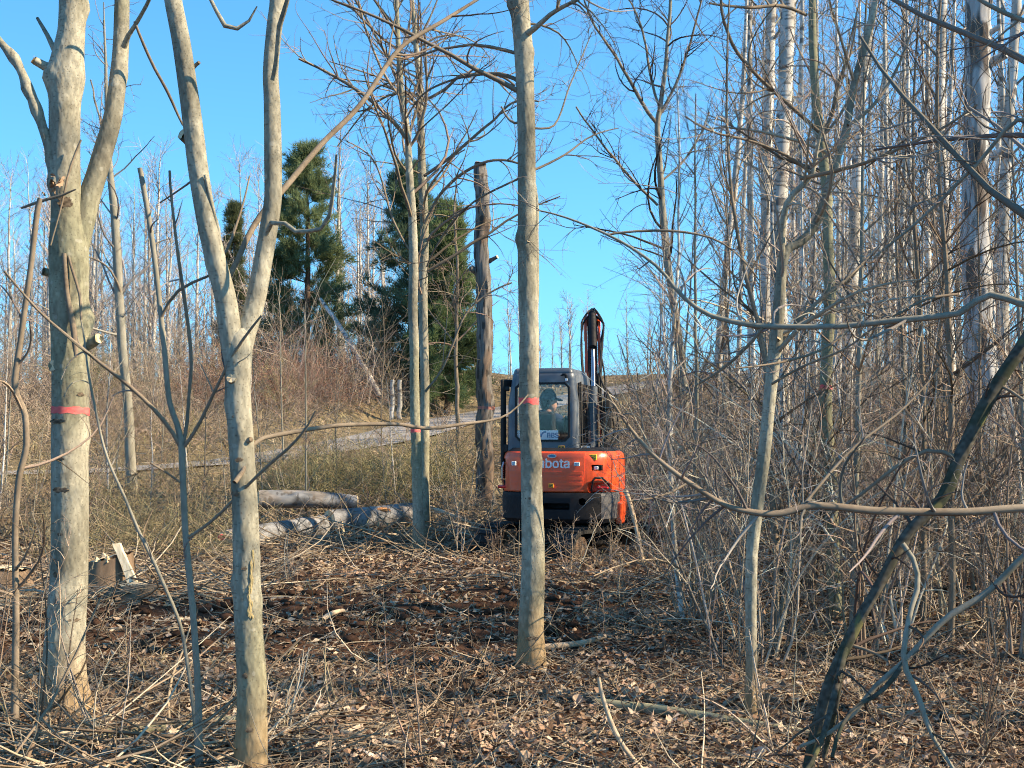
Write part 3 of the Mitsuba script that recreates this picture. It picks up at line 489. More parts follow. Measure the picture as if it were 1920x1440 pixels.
# overhanging tree whose trunk stands just outside the right edge
DO = 5.2
hero('bare_tree', 'tree at the right edge whose long branches reach in across the thicket', DO, [(2060, 1500, 80), (2070, 1200, 70), (2080, 800, 62), (2085, 400, 54), (2090, 0, 48)], [],
    [([(2080, 640, 26), (2000, 600, 20), (1920, 572, 15), (1850, 553, 13), (1795, 588, 12), (1690, 600, 12), (1560, 612, 11), (1440, 612, 11), (1340, 594, 9), (1280, 556, 8), (1232, 500, 6), (1140, 440, 5), (1008, 394, 3)], DO, DO+.9),
     ([(1430, 615, 6), (1390, 660, 6), (1350, 695, 5), (1300, 725, 4)], DO+.5, DO+.7), ([(1600, 610, 5), (1530, 660, 5), (1460, 680, 4), (1380, 690, 3)], DO+.4, DO+.1), ([(1795, 552, 6), (1740, 560, 5), (1660, 595, 4), (1600, 580, 3)], DO+.25, DO+.1),
     ([(2085, 300, 14), (2000, 240, 11), (1920, 222, 8), (1830, 310, 7), (1750, 390, 6), (1640, 482, 4)], DO, DO+.5), ([(2090, 60, 14), (2000, 60, 12), (1920, 40, 10), (1860, 14, 9), (1800, -30, 7)], DO, DO+.2),
     ([(1140, 440, 4), (1240, 432, 5), (1320, 442, 4), (1420, 520, 3)], DO+.85, DO+.8)],
    bark='bark_grey', twig=TW_GREY, ext=2, seed=60, sides=18, step=.06, crown=[((1, 5, 6), 13, .3, 1, (35, 75), (.2, .8), 4, (.1, .4), .3), ((2, 3, 4, 7), 6, .2, 1, (30, 70), (.2, .5), 3, (.1, .3), .2), ((0,), 14, .4, 1, (40, 70), (.8, 2.), 4, (.3, .8), .4)])
# low horizontal bough, from a leaning stem at the right edge
hero('young_tree', 'low grey bough running level across the right foreground, ending beside the excavator', 5.0, [(2040, 1500, 44), (2030, 1200, 40), (2010, 1010, 34), (1980, 955, 28)], [[(2000, 990, 28), (1985, 958, 20), (1920, 953, 16), (1800, 960, 15), (1650, 958, 15), (1530, 948, 14), (1450, 964, 13), (1380, 954, 11), (1300, 910, 10), (1222, 850, 8), (1172, 790, 6), (1138, 735, 4)]],
    [([(1500, 955, 6), (1540, 905, 6), (1600, 840, 5), (1690, 770, 4), (1760, 690, 3)], 5.05, 5.3), ([(1290, 905, 5), (1240, 930, 4), (1180, 940, 3)], 5, 4.9)], bark='twig_bark', twig=TW_GREY, ext=0, seed=61, sides=16, step=.04, cat='young tree',
    crown=[((1,), 26, .15, .97, (40, 80), (.12, .6), 3, (.08, .3), .2), ((2, 3), 7, .2, .95, (35, 75), (.1, .4), 3, (.06, .2), .2)])
# dark mossy dead stem leaning across the lower right corner
hero('leaning_stem', 'dark mossy dead stem leaning steeply across the lower right corner', 5.6,
    [(1500, 1440, 18), (1550, 1300, 22), (1592, 1195, 22), (1640, 1110, 19), (1702, 1000, 21), (1768, 930, 23), (1800, 855, 24), (1870, 722, 25), (1925, 640, 24), (1990, 540, 24)], [],
    [([(1590, 1200, 14), (1565, 1290, 13), (1545, 1370, 11), (1500, 1460, 9)], 5.6, 5.3), ([(1592, 1195, 14), (1578, 1260, 13), (1565, 1330, 11), (1545, 1420, 9)], 5.6, 5.8), ([(1985, 1000, 14), (1920, 1042, 13), (1850, 1112, 13), (1772, 1160, 12), (1700, 1238, 12), (1640, 1290, 10), (1600, 1340, 9), (1500, 1400, 6)], 5.4, 5.5, 'bark_grey'),
     ([(1692, 1020, 11), (1712, 1050, 10), (1722, 1085, 11), (1702, 1160, 10), (1694, 1235, 11), (1725, 1310, 11), (1745, 1370, 9), (1790, 1445, 7)], 5.55, 5.2, 'bark_grey'), ([(1800, 860, 9), (1745, 845, 8), (1690, 870, 7), (1610, 930, 6), (1560, 960, 5)], 5.6, 5.8), ([(1870, 720, 6), (1905, 740, 6), (1940, 770, 5)], 5.6, 5.5),
     ([(1694, 1245, 10), (1650, 1300, 9), (1600, 1330, 8), (1560, 1420, 7)], 5.45, 5.2), ([(1595, 1210, 7), (1640, 1225, 6), (1665, 1240, 5)], 5.6, 5.5)],
    bark='mossy_bark', twig=TW_DARK, ext=0, seed=62, sides=16, step=.03, bump=.10, rough=.28, flare=0, knots=14, cat='dead stem', crown=[((0,), 12, .2, .9, (45, 80), (.15, .6), 3, (.1, .3), .1), ((1, 2, 3, 4, 5), 6, .2, .95, (40, 75), (.1, .45), 3, (.06, .2), .1)])

# ---------------------------------------------------------------- the excavator
EXC = thing('excavator', 'orange compact excavator with dark grey cab seen from behind between the trees', 'excavator')
TH = math.radians(-12.8)
def place(cx, cy, cz, th): return np.array([[math.cos(th), -math.sin(th), 0, cx], [math.sin(th), math.cos(th), 0, cy], [0, 0, 1, cz], [0, 0, 0, 1.]])
EX, EY = .675, 16.2
EZ = float(zg(EX, EY))-.07
MH, MU = place(EX, EY, EZ, TH), place(EX, EY, EZ, math.radians(-38))
def man(m):
    q = m.to_mesh(); return np.asarray(q.vert_properties[:, :3], float), np.asarray(q.tri_verts, int)
def xf(mesh, M):
    v, f = man(mesh) if hasattr(mesh, 'to_mesh') else ((mesh.vertices, mesh.faces) if hasattr(mesh, 'vertices') else mesh)
    return np.asarray(v) @ M[:3, :3].T+M[:3, 3], np.asarray(f)
def xput(key, mesh, mat, M=MH, smooth=32, **lab):
    return put(EXC+'__'+key, trimesh.Trimesh(*xf(mesh, M), process=False), mat, smooth, **lab)
def rbox(x0, x1, y0, y1, z0, z1, r=.02, seg=10):
    s = m3.Manifold.sphere(r, seg); r = min(r, (x1-x0)/2-1e-4, (y1-y0)/2-1e-4, (z1-z0)/2-1e-4); s = m3.Manifold.sphere(r, seg)
    return m3.Manifold.batch_hull([s.translate([x, y, z]) for x in (x0+r, x1-r) for y in (y0+r, y1-r) for z in (z0+r, z1-r)])
def rod(a, b, r, r2=None, seg=16):
    a, b = np.array(a, float), np.array(b, float); d = b-a; L = np.linalg.norm(d)
    c = m3.Manifold.cylinder(L, r, r if r2 is None else r2, seg); z = d/L; x = unit(np.cross(z, [0, 0, 1.] if abs(z[2]) < .9 else [1., 0, 0])); y = np.cross(z, x)
    return c.transform(np.c_[x, y, z, a])
def prism(pts, h, axis='x', at0=0.):
    """outline (2d) pushed h along an axis: x = (y, z) outline, y = (x, z) outline, z = (x, y) outline"""
    q = np.asarray(pts, float); ar = np.sum(q[:, 0]*np.roll(q[:, 1], -1)-q[:, 1]*np.roll(q[:, 0], -1)); c = m3.CrossSection([q if ar > 0 else q[::-1]]).extrude(h)
    A = {'x': [[0, 0, 1, at0], [1, 0, 0, 0], [0, 1, 0, 0]], 'y': [[1, 0, 0, 0], [0, 0, 1, at0], [0, 1, 0, 0]], 'z': [[1, 0, 0, 0], [0, 1, 0, 0], [0, 0, 1, at0]]}[axis]
    m = c.transform(np.array(A, float)); return m
def uni(*ms): return m3.Manifold.batch_boolean(list(ms), m3.OpType.Add)
def fix(m):
    v, f = man(m); t = trimesh.Trimesh(v, f, process=False)
    if t.volume < 0: t.faces = t.faces[:, ::-1]
    return t
# upper body: plan outline with a rounded rear
def plan(k, hw=.725, yr=-.80, yf=.30):
    a = np.linspace(-math.pi/2, math.pi/2, 25)
    s = np.sign(np.sin(a))*np.abs(np.sin(a))**.62*hw; c = -np.abs(np.cos(a))**.55*(-yr-.05)-.05
    p = np.r_[np.c_[s, c], [[hw, yf], [-hw, yf]]]; return p*k
def loft(levels):
    pts = [np.c_[plan(k), np.full(27, z)] for z, k in levels]
    return m3.Manifold.hull_points(np.vstack(pts))
body = loft([(.87, .985), (.90, 1.), (1.26, .995), (1.33, .97), (1.365, .92)])
recess = rbox(-.74, -.60, -.60, -.20, .93, 1.27, .02); recess2 = rbox(.45, .58, -.82, -.60, 1.13, 1.20, .01)
xput('counterweight', body-recess-recess2-rbox(.41, .66, -.84, -.55, .87, .985, .02), 'orange_paint')
hood = prism([(-.56, .885), (.36, .885), (.38, 1.34), (-.55, 1.34)], .3, 'y', -.92) ^ loft([(.87, 1.008), (1.28, 1.008), (1.345, .985)]) 
xput('engine_hood', hood, 'orange_paint')
for i, z in enumerate((.955, 1.02, 1.085)):
    rib = prism([(-.545, z), (.35, z), (.35, z+.035), (-.545, z+.035)], .3, 'y', -.92) ^ loft([(.87, 1.017), (1.28, 1.017), (1.345, .99)])
    xput('engine_hood__rib', rib, 'orange_paint')
def sk(k): return m3.Manifold.hull_points(np.vstack([np.c_[plan(k*a, .735, -.83), np.full(27, z)] for z, a in ((.50, .93), (.55, .99), (.80, 1.), (.862, .985))]))
skirt = sk(1.) - rbox(-.12, .2, -.9, -.6, .66, .74, .02) - m3.Manifold.cylinder(.3, .045, .045, 20).rotate([90, 0, 0]).translate([.35, -.6, .76])
xput('lower_skirt', skirt-rbox(.56, .9, -.75, .4, .4, .9, .02), 'black_steel')
xput('corner_guard', (sk(1.004) ^ rbox(.565, .80, -.72, -.30, .50, .865, .01)), 'grey_plastic', label='grey plastic corner guard')
xput('side_cover', (sk(1.02) ^ rbox(.60, .85, -.30, .32, .47, .86, .02)), 'orange_paint')
xput('side_cover_lower', rbox(.69, .775, -.42, -.12, .47, .74, .03), 'orange_paint')
xput('reflector', rbox(.51, .645, -.70, -.60, .905, .935, .01), 'red_lens', label='red rear reflector')
xput('reflector', rbox(-.735, -.62, -.62, -.52, .905, .94, .01), 'red_lens', label='red rear reflector')
xput('work_lamp', rbox(.46, .575, -.70, -.60, 1.135, 1.195, .01), 'black_steel'); xput('work_lamp__lens', rbox(.475, .53, -.712, -.69, 1.14, 1.185, .01), 'clear_lens')
xput('lamp_guard', uni(rod([.45, -.74, .885], [.475, -.78, 1.01], .012), rod([.475, -.78, 1.01], [.50, -.77, 1.045], .012), rod([.50, -.77, 1.045], [.58, -.72, 1.04], .012), rod([.58, -.72, 1.04], [.645, -.62, .97], .012), rod([.645, -.62, .97], [.645, -.62, .90], .012)), 'black_steel')
xput('grab_handle', uni(rod([-.66, -.62, .95], [-.665, -.66, 1.02], .012), rod([-.665, -.66, 1.02], [-.665, -.66, 1.16], .012), rod([-.665, -.66, 1.16], [-.66, -.60, 1.22], .012)), 'chrome')
for (x0, z0, w, h, m, nm, lb) in ((-.51, 1.19, .052, .05, 'white_paint', 'warning_label', 'small white warning label'), (.255, 1.185, .065, .048, 'white_paint', 'warning_label', 'small white warning label'), (-.055, .925, .06, .05, 'amber_paint', 'warning_label', 'small amber warning label')):
    y = -.828 if z0 > 1 else -.836
    b = xput(nm, rbox(x0, x0+w, y, y+.03, z0, z0+h, .004), m, label=lb)
    put(b+'__print', trimesh.Trimesh(*xf(join([man(rbox(x0+.008, x0+w-.01, y-.0025, y, z0+h*.5, z0+h*.72, .001)), man(rbox(x0+.008, x0+w*.6, y-.0025, y, z0+h*.2, z0+h*.36, .001))]), MH), process=False), 'blue_print' if m == 'white_paint' else 'ink', False)
def ysurf(x, k=1.008):
    p = plan(k)[:25]; return float(np.interp(x, p[:, 0], p[:, 1]))
def text_on(s, x, z, h, M, y, bold=True):
    m = meshkit.text_mesh(s, h, .004, bold); v = np.array(m.vertices); w = v[:, 0].max()
    return trimesh.Trimesh(*xf((np.c_[x+v[:, 0], (np.array([y(q) for q in x+v[:, 0]]) if callable(y) else y)-v[:, 2], z+v[:, 1]], m.faces), M), process=False), w
m, w = text_on('Kubota', -.29, 1.165, .108, MH, lambda x: ysurf(x, 1.0165)-.006)
put(EXC+'__lettering', m, 'white_paint', False, label='white maker lettering on the hood')
th = np.linspace(0, 2*np.pi, 33)[:-1]
xput('emblem', m3.CrossSection([np.c_[.055*np.cos(th), .024*np.sin(th)]]).extrude(.012).rotate([90, 0, 0]).translate([-.01, -.825, 1.305]), 'chrome', label='oval grey emblem')
xput('emblem__print', m3.CrossSection([np.c_[.044*np.cos(th), .016*np.sin(th)]]).extrude(.003).rotate([90, 0, 0]).translate([-.01, -.8375, 1.305]), 'blue_print')
xput('yellow_decal', rbox(.40, .515, -.735, -.70, 1.255, 1.325, .006), 'yellow_paint', label='yellow decal on the rear corner')
for i in range(3): xput('yellow_decal__print', rbox(.415, .50-.02*i, -.739, -.73, 1.268+.018*i, 1.277+.018*i, .002), 'ink')
xput('deck', m3.Manifold.hull_points(np.vstack([np.c_[plan(k), np.full(27, z)] for z, k in ((1.36, .93), (1.40, .86))])), 'black_steel')
# cab
CX0, CX1, CY0, CY1, CZ0, CZ1 = -.645, .245, -.50, .86, 1.30, 2.37
def cabslice(z, dx, y0, y1):
    s = m3.Manifold.sphere(.07, 16); return [s.translate([x, y, z]) for x in (CX0+.07+dx, CX1-.07-dx) for y in (y0+.07, y1-.07)]
outer = m3.Manifold.batch_hull(cabslice(CZ0+.07, 0, CY0, CY1)+cabslice(1.95, .005, CY0, CY1)+cabslice(CZ1-.09, .05, CY0+.04, CY1-.12)+[])
inner = m3.Manifold.batch_hull([m3.Manifold.sphere(.04, 8).translate([x, y, z]) for x in (CX0+.10, CX1-.10) for y in (CY0+.10, CY1-.10) for z in (CZ0-.1,)]+[m3.Manifold.sphere(.04, 8).translate([x, y, CZ1-.15]) for x in (CX0+.13, CX1-.13) for y in (CY0+.14, CY1-.20)])
def wcut(x0, x1, z0, z1, r, y0, y1): return m3.CrossSection([np.array([(x0+r, z0+r), (x1-r, z0+r), (x1-r, z1-r), (x0+r, z1-r)])]).offset(r, m3.JoinType.Round).extrude(y1-y0).transform(np.array([[1, 0, 0, 0], [0, 0, 1, y0], [0, 1, 0, 0.]]))
def scut(y0, y1, z0, z1, r, x0, x1): return m3.CrossSection([np.array([(y0+r, z0+r), (y1-r, z0+r), (y1-r, z1-r), (y0+r, z1-r)])]).offset(r, m3.JoinType.Round).extrude(x1-x0).transform(np.array([[0, 0, 1, x0], [1, 0, 0, 0], [0, 1, 0, 0.]]))
rearw = (-.525, .135, 1.49, 2.19)
shell = outer-inner-wcut(*rearw, .05, CY0-.2, CY0+.35)-wcut(-.55, .16, 1.42, 2.22, .05, .55, 1.1)-scut(CY0+.16, .74, 1.42, 2.20, .04, .0, .6)-scut(CY0+.14, .76, 1.0, 2.20, .04, -.9, -.45)
shell = shell-rbox(-.6, .2, -.45, .8, 1.2, 1.45, .02)
xput('cab', shell, 'grey_paint')
seal = wcut(-.54, .15, 1.475, 2.205, .06, CY0-.012, CY0+.02)-wcut(-.515, .125, 1.50, 2.18, .045, CY0-.1, CY0+.1)
xput('cab__window_seal', seal, 'rubber')
def sheet(a, b, c, d): return np.array([a, b, c, d], float), np.array([[0, 1, 2], [0, 2, 3]])
put(EXC+'__cab__rear_window', xf(sheet([-.525, CY0+.012, 1.49], [.135, CY0+.012, 1.49], [.135, CY0+.012, 2.19], [-.525, CY0+.012, 2.19]), MH), 'glass', False)
put(EXC+'__cab__front_window', xf(sheet([-.56, .80, 1.42], [.17, .80, 1.42], [.15, .72, 2.22], [-.54, .72, 2.22]), MH), 'glass', False)
put(EXC+'__cab__side_window', xf(sheet([.228, CY0+.16, 1.42], [.228, .74, 1.42], [.205, .74, 2.20], [.205, CY0+.16, 2.20]), MH), 'glass', False)
xput('cab__window_post', uni(rod([.236, -.12, 1.40], [.215, -.12, 2.22], .014), rod([.25, -.355, 1.36], [.236, -.355, 2.20], .012)), 'rubber')
xput('cab__roof', m3.Manifold.batch_hull([m3.Manifold.sphere(.05, 12).translate([x, y, z]) for x in (CX0+.12, CX1-.12) for y in (CY0+.10, CY1-.22) for z in (2.32, 2.335)]), 'grey_paint')
xput('cab__lamp_bracket', uni(rbox(.09, .115, CY0-.03, CY0+.03, 2.22, 2.30, .008), prism([(.03, 2.28), (.10, 2.285), (.10, 2.31), (.06, 2.31)], .03, 'y', CY0-.02)), 'black_steel')
xput('cab__lamp_bracket__lens', rbox(.095, .125, CY0-.045, CY0-.028, 2.215, 2.25, .006), 'clear_lens')
xput('cab__roof_blind', uni(*[rod([x, CY0+.2, 2.175], [x+.05, CY0+.2, 2.172], .02) for x in np.arange(-.5, .1, .085)]), 'chrome')
# the board inside the rear window
bd = xput('window_board', rbox(-.52, -.005, CY0+.035, CY0+.042, 1.495, 1.615, .003), 'white_paint', label='white board with blue lettering behind the rear window')
m, w = text_on('PARK', -.475, 1.525, .058, MH, CY0+.034); put(bd+'__lettering', m, 'blue_print', False)
m, w = text_on('BBS', -.15, 1.525, .058, MH, CY0+.034); put(bd+'__lettering', m, 'blue_print', False)
a = np.linspace(math.pi*.5, math.pi, 12); arc = np.r_[np.c_[-.155+.075*np.cos(a), 1.53+.078*np.sin(a)], np.c_[-.155+.055*np.cos(a[::-1]), 1.53+.055*np.sin(a[::-1])]]
put(bd+'__emblem', fix(prism(arc, .003, 'y', CY0+.0315).transform(MH[:3])), 'blue_print', False)
# seat, controls
xput('seat', uni(rbox(-.48, -.06, -.22, .28, 1.30, 1.42, .05), rbox(-.46, -.08, -.30, -.18, 1.40, 1.85, .05)), 'black_steel')
xput('control_box', uni(rbox(-.03, .10, -.25, .40, 1.30, 1.56, .03), rbox(-.02, .09, -.02, .07, 1.55, 1.80, .03), rod([.03, .30, 1.55], [.03, .33, 1.72], .018)), 'black_steel')
# door, swung open against the left side
door = rbox(-.745, -.70, -.47, .16, 1.02, 2.25, .02)-rbox(-.9, -.6, -.40, .09, 1.36, 2.16, .03)-rbox(-.9, -.6, -.40, .09, 1.08, 1.28, .03)
xput('door', door, 'rubber', M=MH @ place(-.70, -.47, 0, math.radians(-20)) @ place(.70, .47, 0, 0))
put(EXC+'__door__glass', xf(sheet([-.722, -.40, 1.36], [-.722, .09, 1.36], [-.722, .09, 2.16], [-.722, -.40, 2.16]), MH @ place(-.70, -.47, 0, math.radians(-20)) @ place(.70, .47, 0, 0)), 'glass', False)
xput('door_hinge', rbox(-.735, -.63, -.46, -.36, 1.34, 1.44, .02), 'rubber'); xput('door_hinge', rbox(-.73, -.63, -.44, -.38, 2.10, 2.16, .02), 'rubber')
xput('step_side', uni(rbox(-.74, -.60, -.35, .7, .86, 1.0, .03), rbox(-.70, .6, .2, .8, .86, 1.30, .04)), 'black_steel')
lab_ = xput('tool_label', rbox(.325, .36, -.30, -.29, 1.30, 1.42, .003), 'white_paint')
dc = xput('amber_label', rbox(.0, .085, -.508, -.49, 1.372, 1.425, .004), 'amber_paint', label='amber warning label under the rear window')
for i in range(2): put(dc+'__print', fix(rbox(.012+.04*i, .035+.04*i, -.5105, -.508, 1.382, 1.415, .002).transform(MH[:3])), 'ink', False)
# slewing ring, undercarriage
xput('slew_ring', rod([0, 0, .40], [0, 0, .52], .33, None, 32), 'black_steel')
xput('track_frame', uni(rbox(-.45, .45, -.45, .45, .22, .42, .04), rbox(-.6, .6, -.2, .2, .20, .36, .04)), 'black_steel', MU)
for sx in (-1, 1):
    x0, x1 = (.45, .75) if sx > 0 else (-.75, -.45); L, Rr = .68, .215
    a = np.linspace(math.pi/2, 3*math.pi/2, 15); prof = np.r_[np.c_[-L+Rr*np.cos(a), Rr+Rr*np.sin(a)], np.c_[L-Rr*np.cos(a), Rr-Rr*np.sin(a)]]
    ring = m3.CrossSection([prof]); tr = (ring-ring.offset(-.045, m3.JoinType.Round)).extrude(x1-x0).transform(np.array([[0, 0, 1, x0], [1, 0, 0, 0], [0, 1, 0, 0.]]))
    tk = xput('track', tr, 'rubber', MU, smooth=25)
    per = np.vstack([prof, prof[:1]]); sl = np.r_[0, np.cumsum(np.hypot(*np.diff(per, axis=0).T))]
    for s in np.linspace(0, sl[-1], 41)[:-1]:
        c = np.array([np.interp(s, sl, per[:, 0]), np.interp(s, sl, per[:, 1])]); c2 = np.array([np.interp((s+.01) % sl[-1], sl, per[:, 0]), np.interp((s+.01) % sl[-1], sl, per[:, 1])])
        t2 = unit(c2-c); n2 = np.array([t2[1], -t2[0]]); n2 = n2 if np.dot(n2, c-[np.clip(c[0], -L, L), Rr]) > 0 else -n2
        bx = m3.Manifold.cube([x1-x0+.004, .03, .028], True).transform(np.array([[1, 0, 0, (x0+x1)/2], [0, t2[0], n2[0], c[0]+n2[0]*.012], [0, t2[1], n2[1], c[1]+n2[1]*.012]]))
        put(tk+'__grouser', fix(bx.transform(MU[:3])), 'rubber', False)
    for y, r in ((-L, .15), (L, .15), (-.34, .07), (0, .07), (.34, .07)): put(tk+'__wheel', fix(rod([x0+.05, y, Rr if r > .1 else .115], [x1-.05, y, Rr if r > .1 else .115], r, None, 20).transform(MU[:3])), 'rusty_steel', 30)
bl = [(-.10, 0), (-.03, .05), (0, .16), (-.02, .27), (-.07, .33), (-.10, .32), (-.05, .26), (-.035, .16), (-.06, .06), (-.12, .02)]
xput('dozer_blade', uni(prism([(1.18+a, b+.03) for a, b in bl], 1.5, 'x', -.75)), 'rusty_steel', MU)
xput('dozer_arm', uni(rod([-.3, .4, .25], [-.3, 1.14, .2], .04), rod([.3, .4, .25], [.3, 1.14, .2], .04)), 'black_steel', MU)
# boom, arm, bucket, hoses
BX = .20
MB = MH @ place(BX, 1.0, 0, math.radians(10.5)) @ place(-BX, -1.0, 0, 0)
xput('swing_bracket', uni(rbox(BX-.14, BX+.14, .75, 1.12, .55, .98, .04), rod([BX, 1.05, .5], [BX, 1.05, 1.05], .09)), 'orange_paint')
bo = [(1.0, .86), (1.12, .80), (1.24, 1.1), (1.34, 1.6), (1.42, 2.1), (1.62, 2.75), (1.86, 3.14), (1.80, 3.22), (1.70, 3.20), (1.40, 2.85), (1.16, 2.25), (1.06, 1.7), (.98, 1.2)]
xput('boom', prism(bo, .13, 'x', BX-.065), 'grimy_steel', MB, label='dark rear face of the raised boom')
for s in (-1, 1): xput('boom__side_plate', prism([(y*.98+.02, z) for y, z in bo], .03, 'x', BX+s*.092-.015)^m3.Manifold.cube([2, 4, 2], True).translate([BX, 1.5, 3.38]), 'orange_paint', MB)
xput('boom__head', uni(rod([BX-.10, 1.78, 3.15], [BX+.10, 1.78, 3.15], .075), rbox(BX-.115, BX-.075, 1.66, 1.86, 2.86, 3.20, .02), rbox(BX+.075, BX+.115, 1.66, 1.86, 2.86, 3.20, .02)), 'orange_paint', MB)
xput('boom_cylinder', uni(rod([BX, .93, 1.25], [BX, 1.02, 2.2], .055), ), 'grey_paint', MB); xput('boom_cylinder__piston', rod([BX, 1.02, 2.2], [BX, 1.38, 2.8], .03), 'chrome', MB)
xput('arm', prism([(1.70, 3.20), (1.80, 3.30), (1.98, 3.15), (2.75, 1.9), (2.68, 1.82), (1.90, 2.9)], .12, 'x', BX-.06), 'orange_paint', MB)
xput('arm_cylinder', uni(rod([BX, 1.30, 2.75], [BX, 1.62, 3.25], .05), rod([BX, 1.62, 3.25], [BX, 1.76, 3.30], .03)), 'black_steel', MB)
bk = [(2.62, 1.9), (2.80, 1.92), (3.0, 1.6), (2.92, 1.25), (2.66, 1.12), (2.45, 1.3), (2.52, 1.32), (2.68, 1.22), (2.84, 1.32), (2.88, 1.58), (2.70, 1.78)]
xput('bucket', uni(prism(bk, .26, 'x', BX-.19), prism([(2.62, 1.9), (2.80, 1.92), (3.0, 1.6), (2.92, 1.25), (2.66, 1.12), (2.45, 1.3)], .015, 'x', BX-.205), prism([(2.62, 1.9), (2.80, 1.92), (3.0, 1.6), (2.92, 1.25), (2.66, 1.12), (2.45, 1.3)], .015, 'x', BX+.07)), 'rusty_steel', MB)
rng = np.random.default_rng(77)
for i in range(9):
    sx = (-1, 1)[i % 3 > 0]; x = BX+sx*(.075+.02*rng.uniform(0, 2.4)); o = rng.uniform(-.05, .05, 8)
    if i < 6: pts = [(x*.6+.08, .95, 1.02), (x+.03*sx, .96+o[0], 1.35), (x+o[1], 1.0, 1.75), (x+o[2], 1.12, 2.25), (x+.02*sx+o[3], 1.32, 2.75), (x+.04*sx, 1.55+o[4], 3.08), (BX+.02*sx, 1.66, 3.26+o[5]*1.2), (BX, 1.74, 3.15)]
    else: pts = [(BX+.05, .98, 1.0), (BX+.16+o[0], .85, 1.25), (BX+.24+o[1]*2, .9, 1.6), (BX+.22+o[2]*2, 1.0, 2.0), (BX+.12, 1.06, 2.25), (BX+.08, 1.1, 2.4)]
    pts = np.array(pts); P, _, _ = resample(pts, pts[:, 0]*0, .05)
    xput('hose', limb(P, np.full(len(P), .0125), 8, .05, 0, i), 'rubber', MB, smooth=True)
xput('pipe', limb(np.array([[BX+.095, 1.0, 1.05], [BX+.095, 1.02, 1.7], [BX+.095, 1.12, 2.2], [BX+.095, 1.42, 2.85]]), [.011]*4, 8, .06, 0), 'orange_paint', MB, smooth=True)
xput('valve_block', uni(rbox(BX+.10, BX+.24, .86, 1.02, 1.62, 1.86, .02), rbox(BX+.12, BX+.22, .84, 1.0, 1.90, 2.02, .02), rod([BX+.17, .9, 1.5], [BX+.17, .9, 2.1], .03), rbox(BX+.08, BX+.22, .8, 1.0, 1.28, 1.46, .02)), 'rubber', MB)

# ---------------------------------------------------------------- the driver
def chain(parts, el=.018, it=12):
    ms = []
    for pts in parts:
        sp = [m3.Manifold.sphere(r, 16).translate(list(p)) for p, r in pts]
        ms += [m3.Manifold.batch_hull(list(x)) for x in zip(sp, sp[1:])]
    m = uni(*ms).refine_to_length(el); v, f = man(m); t = trimesh.Trimesh(v, f, process=True); trimesh.smoothing.filter_taubin(t, iterations=it); return t
DRV = thing('person', 'person in dark blue jacket and peaked cap sitting in the excavator cab, head turned right', 'person')
hx, hy, hz = -.22, .03, 1.985
hd = np.radians(-62); fx, fy = -math.sin(hd), math.cos(hd)        # where the face looks
def hp(f, s, u): return (hx+fx*f+fy*s, hy+fy*f-fx*s, hz+u)
body = chain([
    [((-.27, .02, 1.40), .14), ((-.27, .0, 1.55), .145), ((-.27, .01, 1.70), .15), ((-.265, .03, 1.79), .10)],
    [((-.43, .02, 1.755), .075), ((-.27, .02, 1.79), .085), ((-.10, .03, 1.745), .078)],
    [((-.26, .03, 1.79), .062), ((-.23, .03, 1.90), .056)],
    [((-.10, .03, 1.745), .072), ((-.045, .12, 1.57), .055), ((-.04, .15, 1.54), .05), ((.0, .33, 1.60), .040), ((.015, .37, 1.61), .035)],
    [((-.43, .02, 1.755), .072), ((-.50, .10, 1.55), .055), ((-.44, .36, 1.58), .040)],
    [((-.34, .05, 1.46), .10), ((-.36, .45, 1.47), .075), ((-.36, .52, 1.05), .055)], [((-.19, .05, 1.46), .10), ((-.17, .45, 1.47), .075), ((-.17, .52, 1.05), .055)]])
put(DRV+'__jacket', trimesh.Trimesh(*xf(body, MH), process=False), 'navy_cloth', True, label='dark blue work jacket and trousers')
head = chain([[(hp(0, 0, .03), .10), (hp(.01, 0, -.02), .092)], [(hp(.03, 0, -.05), .078), (hp(.045, 0, -.095), .045)], [(hp(.09, 0, -.015), .014), (hp(.112, 0, -.035), .016)], [(hp(.0, .092, -.02), .02), (hp(.0, .095, -.04), .016)], [(hp(.0, -.092, -.02), .02), (hp(.0, -.095, -.04), .016)], [(hp(.085, .02, -.07), .014), (hp(.085, -.02, -.07), .014)], [(hp(0, 0, -.06), .055), (hp(-.02, 0, -.14), .055)]], .012, 6)
put(DRV+'__head', trimesh.Trimesh(*xf(head, MH), process=False), 'skin', True)
for s in (-1, 1): put(DRV+'__head__eye', trimesh.Trimesh(*xf(m3.Manifold.sphere(.011, 12).translate(list(hp(.089, s*.032, .0))), MH), process=False), 'ink', True)
put(DRV+'__hair', trimesh.Trimesh(*xf(m3.Manifold.batch_hull([m3.Manifold.sphere(r, 14).translate(list(p)) for p, r in ((hp(-.03, 0, .0), .093), (hp(-.035, 0, -.06), .07), (hp(0, 0, .02), .1))]), MH), process=False), 'ink', True)
cap = uni(m3.Manifold.batch_hull([m3.Manifold.sphere(.108, 20).translate(list(hp(-.005, 0, .045))), m3.Manifold.sphere(.09, 16).translate(list(hp(0, 0, .075)))])-m3.Manifold.cube([1, 1, 1], True).translate([hx, hy, hz+.02-.5]), m3.Manifold.batch_hull([m3.Manifold.sphere(.012, 8).translate(list(hp(f, s, u))) for f, s, u in ((.08, .07, .03), (.08, -.07, .03), (.165, .045, .012), (.165, -.045, .012))]))
put(DRV+'__cap', trimesh.Trimesh(*xf(cap, MH), process=False), 'navy_cloth', 40, label='dark peaked cap')
